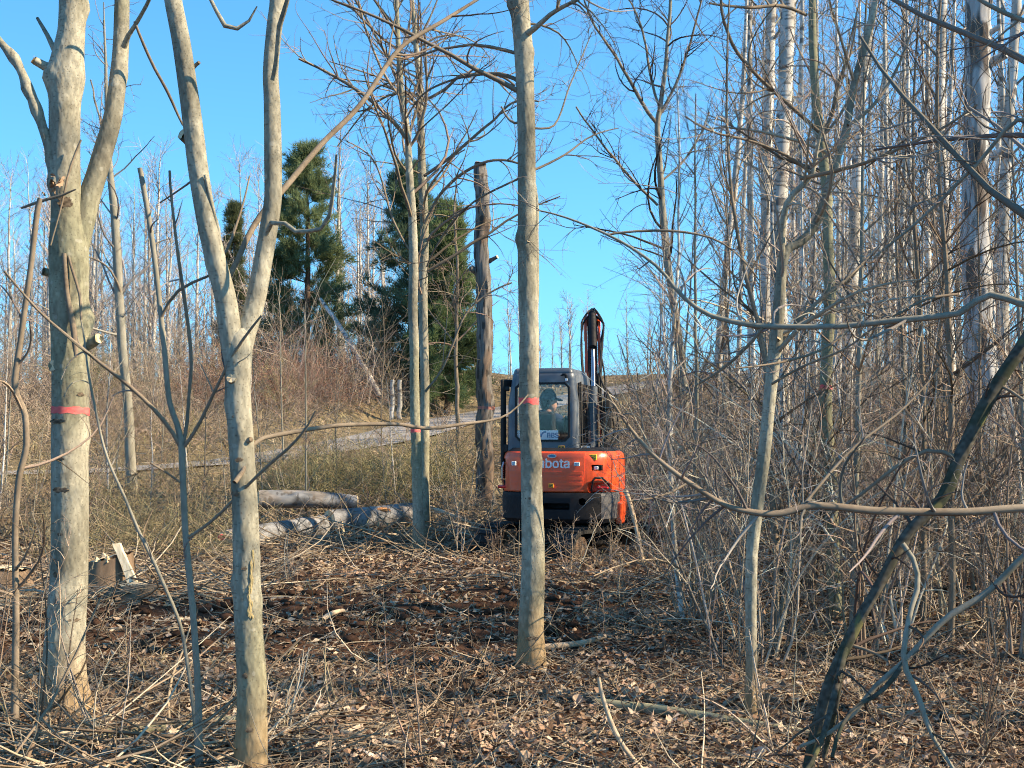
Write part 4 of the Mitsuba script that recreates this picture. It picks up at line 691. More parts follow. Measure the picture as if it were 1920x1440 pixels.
for s, (wx, wy, wz) in ((1, (.015, .37, 1.61)), (-1, (-.44, .36, 1.58))):
    fs = [[((wx, wy, wz), .034), ((wx, wy+.06, wz+.03), .036), ((wx, wy+.085, wz+.03), .028)]]
    for i in range(4): o = -.030+.02*i; fs.append([((wx+o, wy+.08, wz+.035), .0105), ((wx+o, wy+.118-.004*abs(i-1.5), wz+.022), .0095), ((wx+o, wy+.112, wz-.012), .0085)])
    fs.append([((wx-s*.03, wy+.03, wz+.025), .012), ((wx-s*.045, wy+.075, wz+.04), .010)])
    put(DRV+'__hand', trimesh.Trimesh(*xf(chain(fs, .007, 5), MH), process=False), 'skin', True)
diff('hivis', V3((.75, .80, .12)))
for i in range(5):
    c0 = np.array([-.043+.008*i, .17+.032*i, 1.545+.010*i]); d = unit(np.array([.04, .18, .06]))
    rg = rod(c0-d*.004, c0+d*.005, .056-.0018*i, None, 20)
    put(DRV+'__reflective_stripe', fix(rg.transform(MH[:3])), 'hivis', 40)

# ---------------------------------------------------------------- logs, stumps, fallen branches
def log(label, pts, D0, D1, cut='cut_wood', bark='log_bark', name='log', cat='log', seed=1, group=None, sink=.12, both=True, ends=True):
    t = thing(name, label, cat, group); P, R = trace(pts, D0, D1)
    for i in range(len(P)): P[i, 2] = float(zg(P[i, 0], P[i, 1]))+R[i]*(1-sink)
    put(t+'__bark', limb(P, R, 22, .06, .022, seed, knots=[(u, th, R[0]*.25, R[0]*.12) for u, th in zip(np.random.default_rng(seed).uniform(0, 2, 5), np.random.default_rng(seed+1).uniform(0, 6, 5))], cap=False), bark)
    if ends:
        for k, s in ((0, -1), (-1, 1)):
            d = unit(P[1]-P[0])*-1 if k == 0 else unit(P[-1]-P[-2]); e = unit(np.cross(d, [0, 0, 1.])); f = np.cross(e, d)
            c = m3.Manifold.cylinder(.012, R[k]*.985, R[k]*.97, 24).transform(np.c_[e, f, np.cross(e, f)*np.sign(np.dot(np.cross(e, f), d)), P[k]-d*.004] if np.dot(np.cross(e, f), d) > 0 else np.c_[f, e, d, P[k]-d*.004])
            put(t+'__cut_face', fix(c), cut, 30)
    return t, P, R
log('bluish grey log lying farther back on the bank behind the forked tree', [(485, 950, 34), (560, 946, 33), (668, 952, 26)], 19.5, 20., seed=2, sink=-1.9)
t, P, R = log('grey log with a sawn end behind the forked tree, left one of two in line', [(424, 1030, 48), (500, 1016, 45), (616, 1000, 42)], 16.4, 18.3, seed=3, sink=.2)
d = unit(P[0]-P[1]); q = np.cumsum(np.r_[[P[0]+d*.012+np.array([-.05, -.01, .06])], np.random.default_rng(3).normal(0, .018, (7, 3))*[1, .1, 1]], 0)
s = trimesh.creation.icosphere(1); s.vertices = s.vertices*[.05, .012, .045]+P[0]+d*.012+np.array([-.05, 0, .07]); put(t+'__spray_mark', s, 'pink_spray', True, label='red spray mark on the sawn end')
t, P, R = log('whitish log with a torn orange patch, right one of two in line', [(618, 1002, 44), (700, 985, 44), (782, 970, 42), (800, 968, 40)], 18.2, 19.2, seed=4, sink=-.15)
sd = trimesh.creation.icosphere(2); sd.vertices = sd.vertices*(1+.6*(meshkit.noise(sd.vertices*2.5)-.5)[:, None])*[.13, .05, .03]; i = 1; sd.vertices = sd.vertices+P[i]*.8+P[i+1]*.2+np.array([0, -R[i]*.72, R[i]*.70])
put(t+'__torn_patch', sd, 'orange_wood', True, label='torn orange patch of bare wood')
diff('orange_wood', mikit.proc(lambda p, n, uv: mix((.50, .20, .07), (.74, .42, .20), noise(p.x*40, p.y*40, p.z*15))))
def stump(label, px, py, D, w, h, seed, tilt=0., lean=None):
    t = thing('tree_stump', label, 'tree stump'); c = at(px, py, D); z = float(zg(c[0], c[1])); r = w*D/FPX/2
    P = np.array([[c[0], c[1], z-.1], [c[0], c[1], z+.05], [c[0], c[1], z+h]]); put(t+'__bark', limb(P, [r*1.15, r*1.1, r], 24, .04, .014, seed, flare=.7, rough=.22, cap=False), 'stump_bark')
    th = np.arange(24)*2*np.pi/24; jag = np.random.default_rng(seed).uniform(-.012, .02, 24)
    ring = np.c_[c[0]+r*.98*np.cos(th), c[1]+r*.98*np.sin(th), z+h+jag+tilt*np.cos(th)]; ring2 = np.c_[c[0]+r*.5*np.cos(th), c[1]+r*.5*np.sin(th), z+h+.01+tilt*.5*np.cos(th)+jag[::-1]*.4]
    V = np.vstack([ring, ring2, [[c[0], c[1], z+h+.012]]]); j = np.arange(24); jn = (j+1) % 24
    put(t+'__cut_face', (V, np.vstack([np.stack([j, jn, 24+jn], 1), np.stack([j, 24+jn, 24+j], 1), np.stack([24+j, 24+jn, np.full(24, 48)], 1)])), 'cut_wood', False)
    return t, c, z, r
diff('stump_bark', mikit.proc(lambda p, n, uv: mix((.085, .06, .042), (.30, .215, .145), fbm(p.x*14, p.y*14, p.z*5, 3))))
t, c, z, r = stump('fresh tree stump with a long pale split slab leaning off its right side', 205, 1100, 12.3, 76, .36, 5, .06)
P = np.array([[c[0]+.10, c[1]-.12, z+.50], [c[0]+.22, c[1]-.19, z+.28], [c[0]+.36, c[1]-.26, z+.02]])
sl = m3.Manifold.hull_points(np.array([p+[dx, dy, 0] for p, w in zip(P[[0, 2]], (.032, .05)) for dx in (-w, w) for dy in (-.022, .022)])).refine_to_length(.03); v, f = man(sl); v = v+.012*(meshkit.noise(v*[30, 30, 4])-.5)[:, None]
put(t+'__split_slab', (v, f), 'pale_wood', False, label='pale split slab of fresh wood')
rng = np.random.default_rng(15)
for k in range(9):                                            # torn fibres standing on the cut
    a = rng.uniform(0, 6.28); b0 = c[:2]+r*.85*np.array([math.cos(a), math.sin(a)]); q = rng.uniform(.02, .05); hh = rng.uniform(.0, .07)
    sv = np.array([[b0[0]+q*math.cos(a+t), b0[1]+q*math.sin(a+t), z+.33] for t in (0, 1.57, 3.14, 4.71)]+[[b0[0]+rng.normal(0, .02), b0[1]+rng.normal(0, .02), z+.36+hh]])
    put(t+'__splinter', (sv, np.array([[0, 1, 4], [1, 2, 4], [2, 3, 4], [3, 0, 4]])), 'cut_wood', False)
diff('pale_wood', mikit.proc(lambda p, n, uv: mix((.62, .50, .31), (.86, .77, .58), noise(p.x*70+p.z*20, p.y*70, p.z*6))))
stump('low reddish tree stump just right of the split stump', 252, 1135, 11.9, 62, .13, 6)
stump('reddish tree stump at the left edge', 10, 1110, 12.4, 74, .26, 7)
stump('low sawn stump left of the logs behind the forked tree', 395, 1040, 16.5, 30, .12, 8)
def stick(label, pts, D0, D1, bark, seed, lift=0., name='fallen_branch', group=None, sides=10):
    t = thing(name, label, 'fallen branch', group); P, R = trace(pts, D0, D1)
    for i in range(len(P)): P[i, 2] = float(zg(P[i, 0], P[i, 1]))+R[i]*.8+(lift if np.isscalar(lift) else lift[i])
    solo(t, limb(P, R, sides, .05, .06, seed), bark); return t
stick('long green-barked fallen branch lying in front of the thickest trunk', [(-40, 1425, 20), (60, 1400, 20), (150, 1378, 19), (205, 1358, 20), (260, 1372, 20), (330, 1376, 19), (445, 1374, 16)], 6.2, 6.85, 'bark_green', 1, .02)
stick('short green fallen branch forking off the long green-barked fallen branch', [(220, 1370, 12), (236, 1395, 11), (225, 1440, 9)], 6.6, 6.05, 'bark_green', 2, .03)
stick('grey lichened fallen branch lying level right of the centre trunk foot', [(1120, 1345, 20), (1250, 1352, 19), (1400, 1366, 16), (1520, 1388, 10)], 7.3, 6.75, 'bark_green', 3, .01)
stick('pale peeled stick lying beside the foot of the centre trunk', [(1018, 1226, 13), (1080, 1216, 11), (1135, 1210, 9)], 9.1, 9.4, 'pale_stick', 4, .02)
diff('pale_stick', mikit.proc(lambda p, n, uv: mix((.36, .26, .17), (.62, .50, .36), fbm(p.x*20, p.y*20, p.z*20, 2))))
stick('pale stick standing tilted in the leaves at the bottom right of centre', [(1200, 1450, 9), (1152, 1385, 9), (1122, 1300, 7)], 6.0, 6.1, 'pale_stick', 5, [0, .16, .40])
stick('mossy yellow-green fallen branch lying level in the thicket at the right', [(1570, 1108, 10), (1700, 1104, 10), (1830, 1110, 8)], 12.4, 12.4, 'mossy_bark', 6, .06)
stick('thin dark fallen branch lying in the leaves at the bottom left of centre', [(640, 1400, 13), (720, 1400, 12), (800, 1420, 9)], 6.6, 6.3, 'bark_grey', 7, .01)
stick('pale dead branch lying right of the logs toward the excavator track', [(800, 958, 8), (870, 972, 7), (935, 990, 5)], 19.0, 17.2, 'pale_stick', 8, [.30, .2, .1])
stick('pale forked stick lying on the bare soil behind the forked tree', [(605, 1192, 10), (640, 1175, 8), (660, 1168, 6)], 10.2, 10.6, 'pale_stick', 9, .03)
stick('slender pale pole leaning in the thicket right of the excavator', [(1205, 990, 8), (1192, 920, 8), (1172, 862, 9)], 14.6, 14.9, 'pale_stick', 10, [0, .42, .82])
stick('grey log lying half hidden in the brush to the right of the excavator', [(1180, 905, 34), (1235, 880, 32), (1300, 868, 28)], 19.5, 20.5, 'log_bark', 11, .25, name='log')
stick('white-barked fallen birch stem slanting on the bank below the left pine', [(712, 758, 11), (680, 720, 10), (600, 610, 7)], 40, 44.5, 'bark_pale', 12, [.1, 1.0, 3.2])
post_c = at(743, 750, 39.); pz = float(zg(post_c[0], post_c[1]))
t = thing('post', 'short pale post standing on the bank left of the slim trunk pair', 'post')
for dx in (-.12, .10): put(t+'__stake', limb(np.array([[post_c[0]+dx, post_c[1], pz-.1], [post_c[0]+dx, post_c[1], pz+.9], [post_c[0]+dx, post_c[1], pz+1.1]]), [.075, .07, .065], 8, .2, .05, 3), 'bark_pale')

# ---------------------------------------------------------------- pines on the bank
def pine(label, px, D, H, wd, seed, col, base_clear=.06, full=1.):
    rng = np.random.default_rng(seed); t = thing('pine_tree', label, 'pine tree'); c = at(px, 700, D); z = float(zg(c[0], c[1])); b = np.array([c[0], c[1], z])
    put(t+'__trunk', limb(np.array([b-[0, 0, .2], b+[.05, 0, H*.5], b+[0, 0, H]]), [H*.017, H*.011, .012], 10, .3, .05, seed), 'pine_bark')
    A, N = Acc(), Acc(); hs = []
    h = H*base_clear
    while h < H*.985: hs.append(h); h += H*.046*rng.uniform(.75, 1.25)
    S, Dr, L = [], [], []
    for h in hs:
        f = h/H; nb = rng.integers(7, 10)
        for k in range(nb):
            a = rng.uniform(0, 6.28); ln = wd*(1.03-f)**.66*rng.uniform(.6, 1.12)*(1 if f > .12 else .85)
            S.append(b+[0, 0, h]); Dr.append([math.cos(a), math.sin(a), .10+.8*f*f]); L.append(ln)
    P = grow(np.array(S), np.array(Dr), np.array(L), 7, .25, .22, rng, .05); R = (.006+.011*np.array(L)/wd)[:, None]*np.linspace(1, .35, 7)[None]
    A.twigs(P, R, (.10, .075, .055), rng, 3)
    C, CR = spawn(P, R, len(P)*6, rng, .25, 1, (25, 60), (.2*wd, .42*wd), 4, .4, .4, rmin=.004)
    A.twigs(C, CR, (.11, .08, .055), rng, 3); A.put(t+'__branch_set', kind='stuff')
    # needles: bundles of thin blades round the shoots
    s1, d1, _, _, i1 = sample(C, CR, int(len(C)*7.6*full), rng, .25, 1.); s2, d2, _, _, i2 = sample(P, R, int(len(P)*12*full), rng, .45, 1.)
    s = np.vstack([s1, s2]); d = np.vstack([d1, d2]); k = 7; n = len(s)
    tone = (.6+.8*meshkit.noise(s*1.3, seed))*rng.uniform(.75, 1.25, n)
    q = rng.normal(size=(n, k, 3)); dd = unit(d[:, None]*.8+unit(q)*.8+np.array([0, 0, .3])); ln = rng.uniform(.16, .30, (n, k, 1))
    side = unit(np.cross(dd, rng.normal(size=(n, k, 3))))*rng.uniform(.016, .027, (n, k, 1))
    o = s[:, None]+q*.03
    V = np.stack([o-side*.6, o+side*.6, o+dd*ln], 2).reshape(-1, 3)
    cc = np.repeat(tone, k*3)[:, None]*np.asarray(col)[None]
    F = np.arange(len(V)).reshape(-1, 3); put(t+'__needles', (V, F), 'needle', False, cc, kind='stuff')
scene['needle'] = {'type': 'principledthin', 'base_color': {'type': 'mesh_attribute', 'name': 'vertex_color'}, 'roughness': .7, 'diff_trans': .9}
diff('pine_bark', V3((.13, .09, .065)))
pine('slender dark green pine standing free right of the forked tree', 573, 46, 8.6, 2.3, 3, (.175, .225, .115))
pine('broad blue-green pine behind the two slim trunks, the tallest of the evergreens', 768, 44, 7.6, 2.2, 4, (.125, .185, .115))
pine('yellow-green pine just left of the dead snag', 838, 42, 6.5, 1.75, 5, (.17, .225, .105))
pine('small thin pine showing between the arms of the forked tree', 436, 56, 7.6, 1.1, 6, (.14, .165, .085), .2, .45)

# ---------------------------------------------------------------- far bare trees
def tree_kind(gid, H, r, seed, n1=26, c2=4, bark='bark_pale', tw=TW_PALE, lean=.02, rm=.0045, ang=(22, 55), t0=.2):
    """a kind of slender bare tree, to be set out in copies"""
    rng = np.random.default_rng(seed); b = np.array([0, 0, -.15]); lx, ly = rng.normal(0, lean, 2)
    P = np.array([b, b+[lx*H*.4+rng.normal(0, .06), ly*H*.4, H*.4], b+[lx*H*.7+rng.normal(0, .08), ly*H*.7, H*.7], b+[lx*H, ly*H, H]]); R = np.array([r, r*.8, r*.5, .006])
    A = Acc(); p, q, _ = resample(P, R, .3)
    C, CR = spawn(p[None], q[None], n1, rng, t0, .97, ang, (.12*H, .26*H), 6, .6, .5, rmin=.9*rm); CR = np.maximum(CR, rm); A.twigs(C, CR, tw, rng, 3)
    C2, R2 = spawn(C, CR, n1*c2, rng, .15, 1, (20, 55), (.05*H, .12*H), 4, .7, .4, rmin=.9*rm); A.twigs(C2, np.maximum(R2, .78*rm), tw, rng, 3)
    scene[gid] = {'type': 'shapegroup', 'trunk': mikit.ply(limb(P, R, 8, H/16, .05, seed, cap=False), bark, smooth=True), 'crown': A.ply()}
def set_out(name, label, cat, group, spots, gids, seed, sc=(.85, 1.15), crown=True):
    rng = np.random.default_rng(seed)
    for x, y in spots:
        t = thing(name, label, cat, group); inst(t, gids[int(rng.integers(0, len(gids)))], x, y, rng.uniform(0, 360), rng.uniform(*sc))
        if crown: labels[t+'__crown'] = {'kind': 'stuff'}
def scatter(n, seed, yr, pxr=None, xr=None, gap=.5, ok=lambda x, y: True, pw=1.):
    rng = np.random.default_rng(seed); out = []
    for _ in range(n*60):
        if len(out) >= n: break
        y = yr[0]+(yr[1]-yr[0])*rng.uniform(0, 1)**pw; x = (rng.uniform(*pxr)-960)/FPX*y if pxr else rng.uniform(*xr)
        if ok(x, y) and not near_road(x, y, 2.5)[0] and all((x-a)**2+(y-b)**2 > gap*gap for a, b in out): out.append((x, y))
    return out
TW_FAR = (.40, .345, .30)
for i in range(7): tree_kind(f'far_kind_{i}', 8.5, .075, 300+i, n1=34, c2=4, tw=TW_FAR, rm=.006)
for i in range(7): tree_kind(f'right_kind_{i}', 13, .085, 320+i, n1=36, c2=4, tw=((.46, .40, .345), (.36, .30, .25))[i % 2], rm=.0055)
for i in range(4): tree_kind(f'small_kind_{i}', 4, .035, 340+i, n1=20, c2=4, tw=TW_FAR, rm=.006)
for i in range(8): tree_kind(f'sapling_kind_{i}', 5, .024, 360+i, n1=26, c2=5, bark=('bark_grey', 'bark_pale', 'twig_bark')[i % 3], tw=((.28, .215, .16), (.36, .29, .23), (.20, .15, .11))[i % 3], lean=.07, rm=.0022, ang=(25, 65), t0=.12)
set_out('bare_tree', 'distant thin bare tree in the row behind the bank at the left', 'tree', 'distant thin trees behind the bank at the left', scatter(105, 21, (48, 70), pxr=(-60, 740), gap=.45, ok=lambda x, y: abs(x/y*FPX+960-573) > 34), [f'far_kind_{i}' for i in range(7)], 1, (.62, 1.25))
set_out('bare_tree', 'distant pale bare tree far back among the trunks of the right-hand stand', 'tree', 'distant pale trees at the right', scatter(46, 22, (34, 66), pxr=(1290, 2000), gap=1.), [f'right_kind_{i}' for i in range(7)], 2, (.75, 1.25))
set_out('bare_tree', 'small thin far tree low against the sky beyond the excavator', 'tree', 'small far trees beyond the excavator', scatter(16, 23, (50, 64), pxr=(905, 1330), gap=.8), [f'small_kind_{i}' for i in range(4)], 3, (.6, 1.2))
set_out('young_tree', 'thin upright sapling among the shrubs of the right-hand thicket', 'young tree', 'thin saplings of the right-hand thicket', scatter(66, 53, (9, 22), pxr=(1225, 1990), gap=.5, pw=.8, ok=lambda x, y: not (11.5 < y < 17 and x < 2.7)), [f'sapling_kind_{i}' for i in range(8)], 4, (.5, 1.15))
set_out('young_tree', 'thin sapling on the verge between the road and the logs at the left', 'young tree', 'thin saplings on the left verge', scatter(22, 54, (19, 30), pxr=(-20, 760), gap=.8), [f'sapling_kind_{i}' for i in range(8)], 5, (.35, .8))
def mass(name, label, n, xr, yr, hz, seed, col, L, zup=.5, n2=2, keep=None, rmin=.004, cat='undergrowth', ang=.5, var=.35, rw=.006):
    """a tangle that nobody could count: arching stems and their twigs as one mesh"""
    rng = np.random.default_rng(seed); x = rng.uniform(*xr, n); y = rng.uniform(*yr, n)
    ok = ~near_road(x, y, 2.1)
    if keep is not None: ok &= keep(x, y, rng)
    x, y = x[ok], y[ok]; n = len(x); z = zg(x, y)
    s = np.c_[x, y, z+rng.uniform(-.02, hz, n)]; d = np.c_[rng.normal(0, ang, (n, 2)), np.full(n, zup)]
    A = Acc(); ln = rng.uniform(*L, n)*(.55+.9*meshkit.noise(np.c_[x*.6, y*.6, 0*x], seed)); P = grow(s, d, ln, 6, 1.0, -.5, rng, .1); R = (rw*rng.uniform(.6, 1.3, n))[:, None]*np.linspace(1, .4, 6)[None]
    A.twigs(P, np.maximum(R, rmin*.6), col, rng, 3, var)
    if n2:
        C, CR = spawn(P, R, n*n2, rng, .15, 1, (25, 75), (L[0]*.3, L[1]*.4), 4, .9, .1, rmin=rmin*.7); A.twigs(C, CR, col, rng, 3, var)
    t = A.put(name, kind='stuff', label=label, category=cat); return t
def patchy(sc, th, seed):
    return lambda x, y, r: meshkit.noise(np.c_[x*sc, y*sc, 0*x], seed)+.25*r.uniform(-1, 1, len(x)) > th
past = lambda x, y: y-np.interp(x, RC[:, 0], RC[:, 1])
behind = lambda x, y: past(x, y) > 2.6
mass('bank_brush', 'brown tangle of bare brush covering the bank behind the road', 6800, (-17, 2.5), (30, 47), .3, 31, (.31, .245, .19), (.7, 1.8), keep=lambda x, y, r: behind(x, y) & (past(x, y) < 14), n2=3)
mass('red_brush', 'reddish patch of thin-stemmed brush on the bank below the slender pine', 1300, (-9.6, -5.2), (37, 45), .4, 32, (.34, .20, .145), (1.2, 2.2), keep=lambda x, y, r: behind(x, y), n2=3)
mass('slope_brush', 'low brown brush and dead stalks on the slope beyond the excavator', 3000, (-1, 12), (24, 60), .2, 33, (.25, .19, .135), (.4, 1.2), keep=patchy(.5, .36, 3), n2=2)
mass('roadside_brush', 'low dry brush between the road and the logs at the left', 4200, (-12, -.5), (17, 30), .1, 34, (.27, .21, .15), (.3, .9), keep=patchy(.45, .46, 9), n2=2)
mass('bramble_patch', 'olive green bramble tangle left of the slim trunk pair', 1200, (-4.4, -1.0), (21, 25), .2, 35, (.255, .225, .12), (.5, 1.4), n2=3, rw=.005)
mass('bramble_patch', 'olive green bramble tangle behind the split stump', 700, (-5.8, -3.4), (15, 18.5), .1, 36, (.25, .215, .13), (.3, .9), n2=3, rw=.004)
mass('far_thicket', 'dense far thicket of thin bare stems filling the right-hand stand', 1500, (8.5, 28), (30, 58), .3, 37, (.38, .32, .27), (1.2, 3.2), n2=3, zup=.9, ang=.28, rw=.011, rmin=.005)
mass('far_thicket', 'low far thicket of thin bare stems behind the thickest trunk at the left', 1700, (-20, -3.2), (38, 50), .3, 38, (.37, .30, .235), (1.4, 4.4), n2=3, zup=.9, ang=.28, rw=.010, rmin=.005, keep=lambda x, y, r: behind(x, y))
# dead grass on the far slope
def grass(name, label, n, xr, yr, seed, cols, h, keep=None, w=.004):
    rng = np.random.default_rng(seed); x = rng.uniform(*xr, n); y = yr[0]+(yr[1]-yr[0])*rng.uniform(0, 1, n)**1.4
    ok = ~near_road(x, y, 2.)
    if keep is not None: ok &= keep(x, y, rng)
    x, y = x[ok], y[ok]; n = len(x); z = zg(x, y); L = rng.uniform(*h, n); d = unit(np.c_[rng.normal(0, .6, (n, 2)), np.ones(n)]); b = unit(np.cross(d, rng.normal(size=(n, 3))))*(w*(y/12+.4))[:, None]
    o = np.c_[x, y, z]; m = o+d*(L*.55)[:, None]; e = m+unit(d+np.c_[rng.normal(0, .7, (n, 2)), np.full(n, -.5)])*(L*.5)[:, None]
    V = np.stack([o-b, o+b, m-b*.7, m+b*.7, e], 1).reshape(-1, 3); f = np.array([[0, 1, 3], [0, 3, 2], [2, 3, 4]]); F = (f[None]+5*np.arange(n)[:, None, None]).reshape(-1, 3)
    C = np.asarray(cols)[rng.integers(0, len(cols), n)]*rng.uniform(.7, 1.25, (n, 1)); put(name, (V, F), 'vcol', False, np.repeat(C, 5, 0), kind='stuff', label=label, category='grass')
STRAW = [(.42, .34, .22), (.33, .26, .165), (.26, .20, .13), (.25, .22, .12)]
grass('dead_grass', 'straw-coloured dead grass on the far slope and road verges', 17000, (-16, 16), (17.5, 55), 41, STRAW, (.12, .38), w=.006)
grass('dead_grass', 'scattered dead grass blades among the leaves in the foreground', 9000, (-6, 7), (5.2, 17), 42, STRAW, (.06, .22), keep=lambda x, y, r: (meshkit.noise(np.c_[x*.9, y*.9, 0*x], 4)+.3*r.uniform(-1, 1, len(x)) > .5), w=.0028)

# ---------------------------------------------------------------- shrubs one can tell apart as stems and clumps
def shrub_ply(h, ns, seed, col, spread=.35, c2=5, c3=3, r=.0115, at0=None, rm=.0018):
    rng = np.random.default_rng(seed); A = Acc(); x, y, z = at0 if at0 is not None else (0, 0, 0)
    a = rng.uniform(0, 6.28, ns); rad = rng.uniform(0, .22*h/2, ns); s = np.c_[x+rad*np.cos(a), y+rad*np.sin(a), np.full(ns, z-.04)]
    d = np.c_[spread*np.cos(a)*rng.uniform(.2, 1.3, ns), spread*np.sin(a)*rng.uniform(.2, 1.3, ns), np.ones(ns)]; L = h*rng.uniform(.55, 1.15, ns)
    P = grow(s, d, L, 9, .55, .25, rng, .07); R = (r*rng.uniform(.55, 1.3, ns))[:, None]*np.linspace(1, .3, 9)[None]; A.twigs(P, R, col, rng, 4, .4)
    C, CR = spawn(P, R, ns*c2, rng, .15, .98, (30, 75), (.18*h, .42*h), 6, .9, .3, rmin=rm); A.twigs(C, CR, col, rng, 3, .4)
    if c3:
        E, ER = spawn(C, CR, ns*c2*c3, rng, .2, 1, (30, 75), (.07*h, .2*h), 4, .9, .2, rmin=.9*rm); A.twigs(E, ER, col, rng, 3, .4)
    return A.ply()
COLS = [(.29, .22, .165), (.37, .305, .24), (.16, .12, .09), (.32, .25, .19), (.43, .37, .30)]
for i in range(12): scene[f'shrub_kind_{i}'] = {'type': 'shapegroup', 'stems': shrub_ply(2., 9, 600+i, COLS[i % 5], spread=.15+.025*i, c2=8, c3=3, rm=.0021, r=.0095)}
for i in range(6): scene[f'bush_kind_{i}'] = {'type': 'shapegroup', 'stems': shrub_ply(1.3, 12, 640+i, ((.30, .225, .155), (.36, .29, .205), (.27, .225, .125))[i % 3], spread=.7, c2=6, c3=3, r=.008, rm=.003)}
K12 = [f'shrub_kind_{i}' for i in range(12)]
set_out('shrub', 'bare many-stemmed shrub in the tangled thicket right of the excavator', 'shrub', 'bare shrubs of the right-hand thicket', scatter(124, 51, (8.6, 22), pxr=(1190, 2010), gap=.6, pw=.8, ok=lambda x, y: x/y*FPX+960 > 1200+55*max(0, 15-y)/2.5 and not (12 < y < 16.6 and x < 2.5)), K12, 6, (.6, 1.35), False)
set_out('shrub', 'bare shrub on the slope among the right-hand trunks, behind the thicket', 'shrub', 'bare shrubs on the right-hand slope', scatter(70, 52, (19, 38), pxr=(1150, 2000), gap=.8), K12, 7, (.7, 1.6), False)
set_out('shrub', 'low brown bush on the verge between the road and the logs at the left', 'shrub', 'brown bushes on the left verge', scatter(56, 55, (17.5, 33), pxr=(-40, 890), gap=.6, ok=lambda x, y: not (-5 < x < -1 and y < 20.6)), [f'bush_kind_{i}' for i in range(6)], 8, (.5, 1.1), False)
set_out('shrub', 'brown bush growing along the near edge of the road at the left', 'shrub', 'brown bushes along the road edge', [(float(q), float(np.interp(q, RC[:, 0], RC[:, 1])-2.9)) for q in np.arange(-12.5, -1.6, .62)], [f'bush_kind_{i}' for i in range(6)], 11, (.45, .85), False)
set_out('shrub', 'brown bush on the bank beyond the road, below the pines', 'shrub', 'brown bushes on the bank below the pines', scatter(28, 56, (31, 48), pxr=(-40, 1000), gap=.9, ok=lambda x, y: behind(x, y)), [f'bush_kind_{i}' for i in range(6)], 9, (.9, 1.9), False)
for i, (px, y, h, ns, lb) in enumerate([(1130, 14.3, .6, 7, 'twiggy bare bush directly behind the excavator, right of the centre trunk'), (1070, 13.7, .65, 8, 'low twiggy bush at the foot of the excavator, between centre trunk and right track'), (925, 13.9, .7, 8, 'low twiggy bush in front of the excavator left track'), (1225, 13.2, .7, 7, 'bare bush at the right corner of the excavator'), (860, 15.5, .8, 7, 'low bare bush at the foot of the slim trunk pair'), (965, 12.2, .6, 6, 'short sparse bush left of the centre trunk in front of the tracks'), (1180, 11.3, .8, 7, 'low sprawling bush on the leaves right of the centre trunk'), (1290, 10.2, 1.1, 8, 'bare bush left of the crooked pale young tree'),
        (-10, 6.6, 1.35, 7, 'bare bush at the left edge in front of the thickest trunk'), (70, 6.25, 1.2, 6, 'thorny bare bush whose stems cross the foot of the thickest trunk'), (215, 6.3, .7, 6, 'small bare bush between the thickest trunk and the slim grey young tree'), (-30, 8.6, 1.8, 8, 'tall bare bush at the left edge behind the thickest trunk'), (250, 8.9, .55, 5, 'sparse bush on the bare soil behind the slim grey young tree'), (540, 6.6, .5, 5, 'small twiggy bush right of the forked tree foot'), (800, 6.1, .75, 4, 'thin bush of upright shoots at the bottom, left of the centre trunk'), (640, 7.3, .42, 4, 'tiny sparse shoots on the leaves between forked tree and centre trunk'), (1470, 6.2, .8, 6, 'bare bush at the bottom right of the crooked pale young tree'), (1830, 6.3, .8, 7, 'bare bush in the lower right corner behind the mossy stem'), (1650, 6.9, .75, 6, 'bare bush behind the fork of the mossy leaning stem'), (545, 13.2, .5, 5, 'sparse bare bush in front of the log with the sawn end'), (1360, 8.2, .9, 6, 'bare bush just left of the crooked pale young tree foot')]):
    x = (px-960)/FPX*y; scene[thing('shrub', lb, 'shrub')] = shrub_ply(h, ns, 800+i, ((.30, .235, .17), (.36, .295, .225), (.20, .15, .11))[i % 3], spread=.55, c2=5, c3=3, r=.0065, at0=(x, y, float(zg(x, y))))
# trees out of frame whose shade falls across the clearing
for i in range(3): tree_kind(f'shade_kind_{i}', 10, .1, 380+i, n1=40, c2=5, bark='bark_smooth', tw=TW_TAN, rm=.003)
set_out('bare_tree', 'bare tree just out of frame at the right, shading the clearing', 'tree', 'trees just out of frame at the right', [(9.5, 7.2), (12.5, 10.5), (6.3, 6.4), (8.2, 8.6), (7.6, 10.4)], [f'shade_kind_{i}' for i in range(3)], 10, (.85, 1.15))

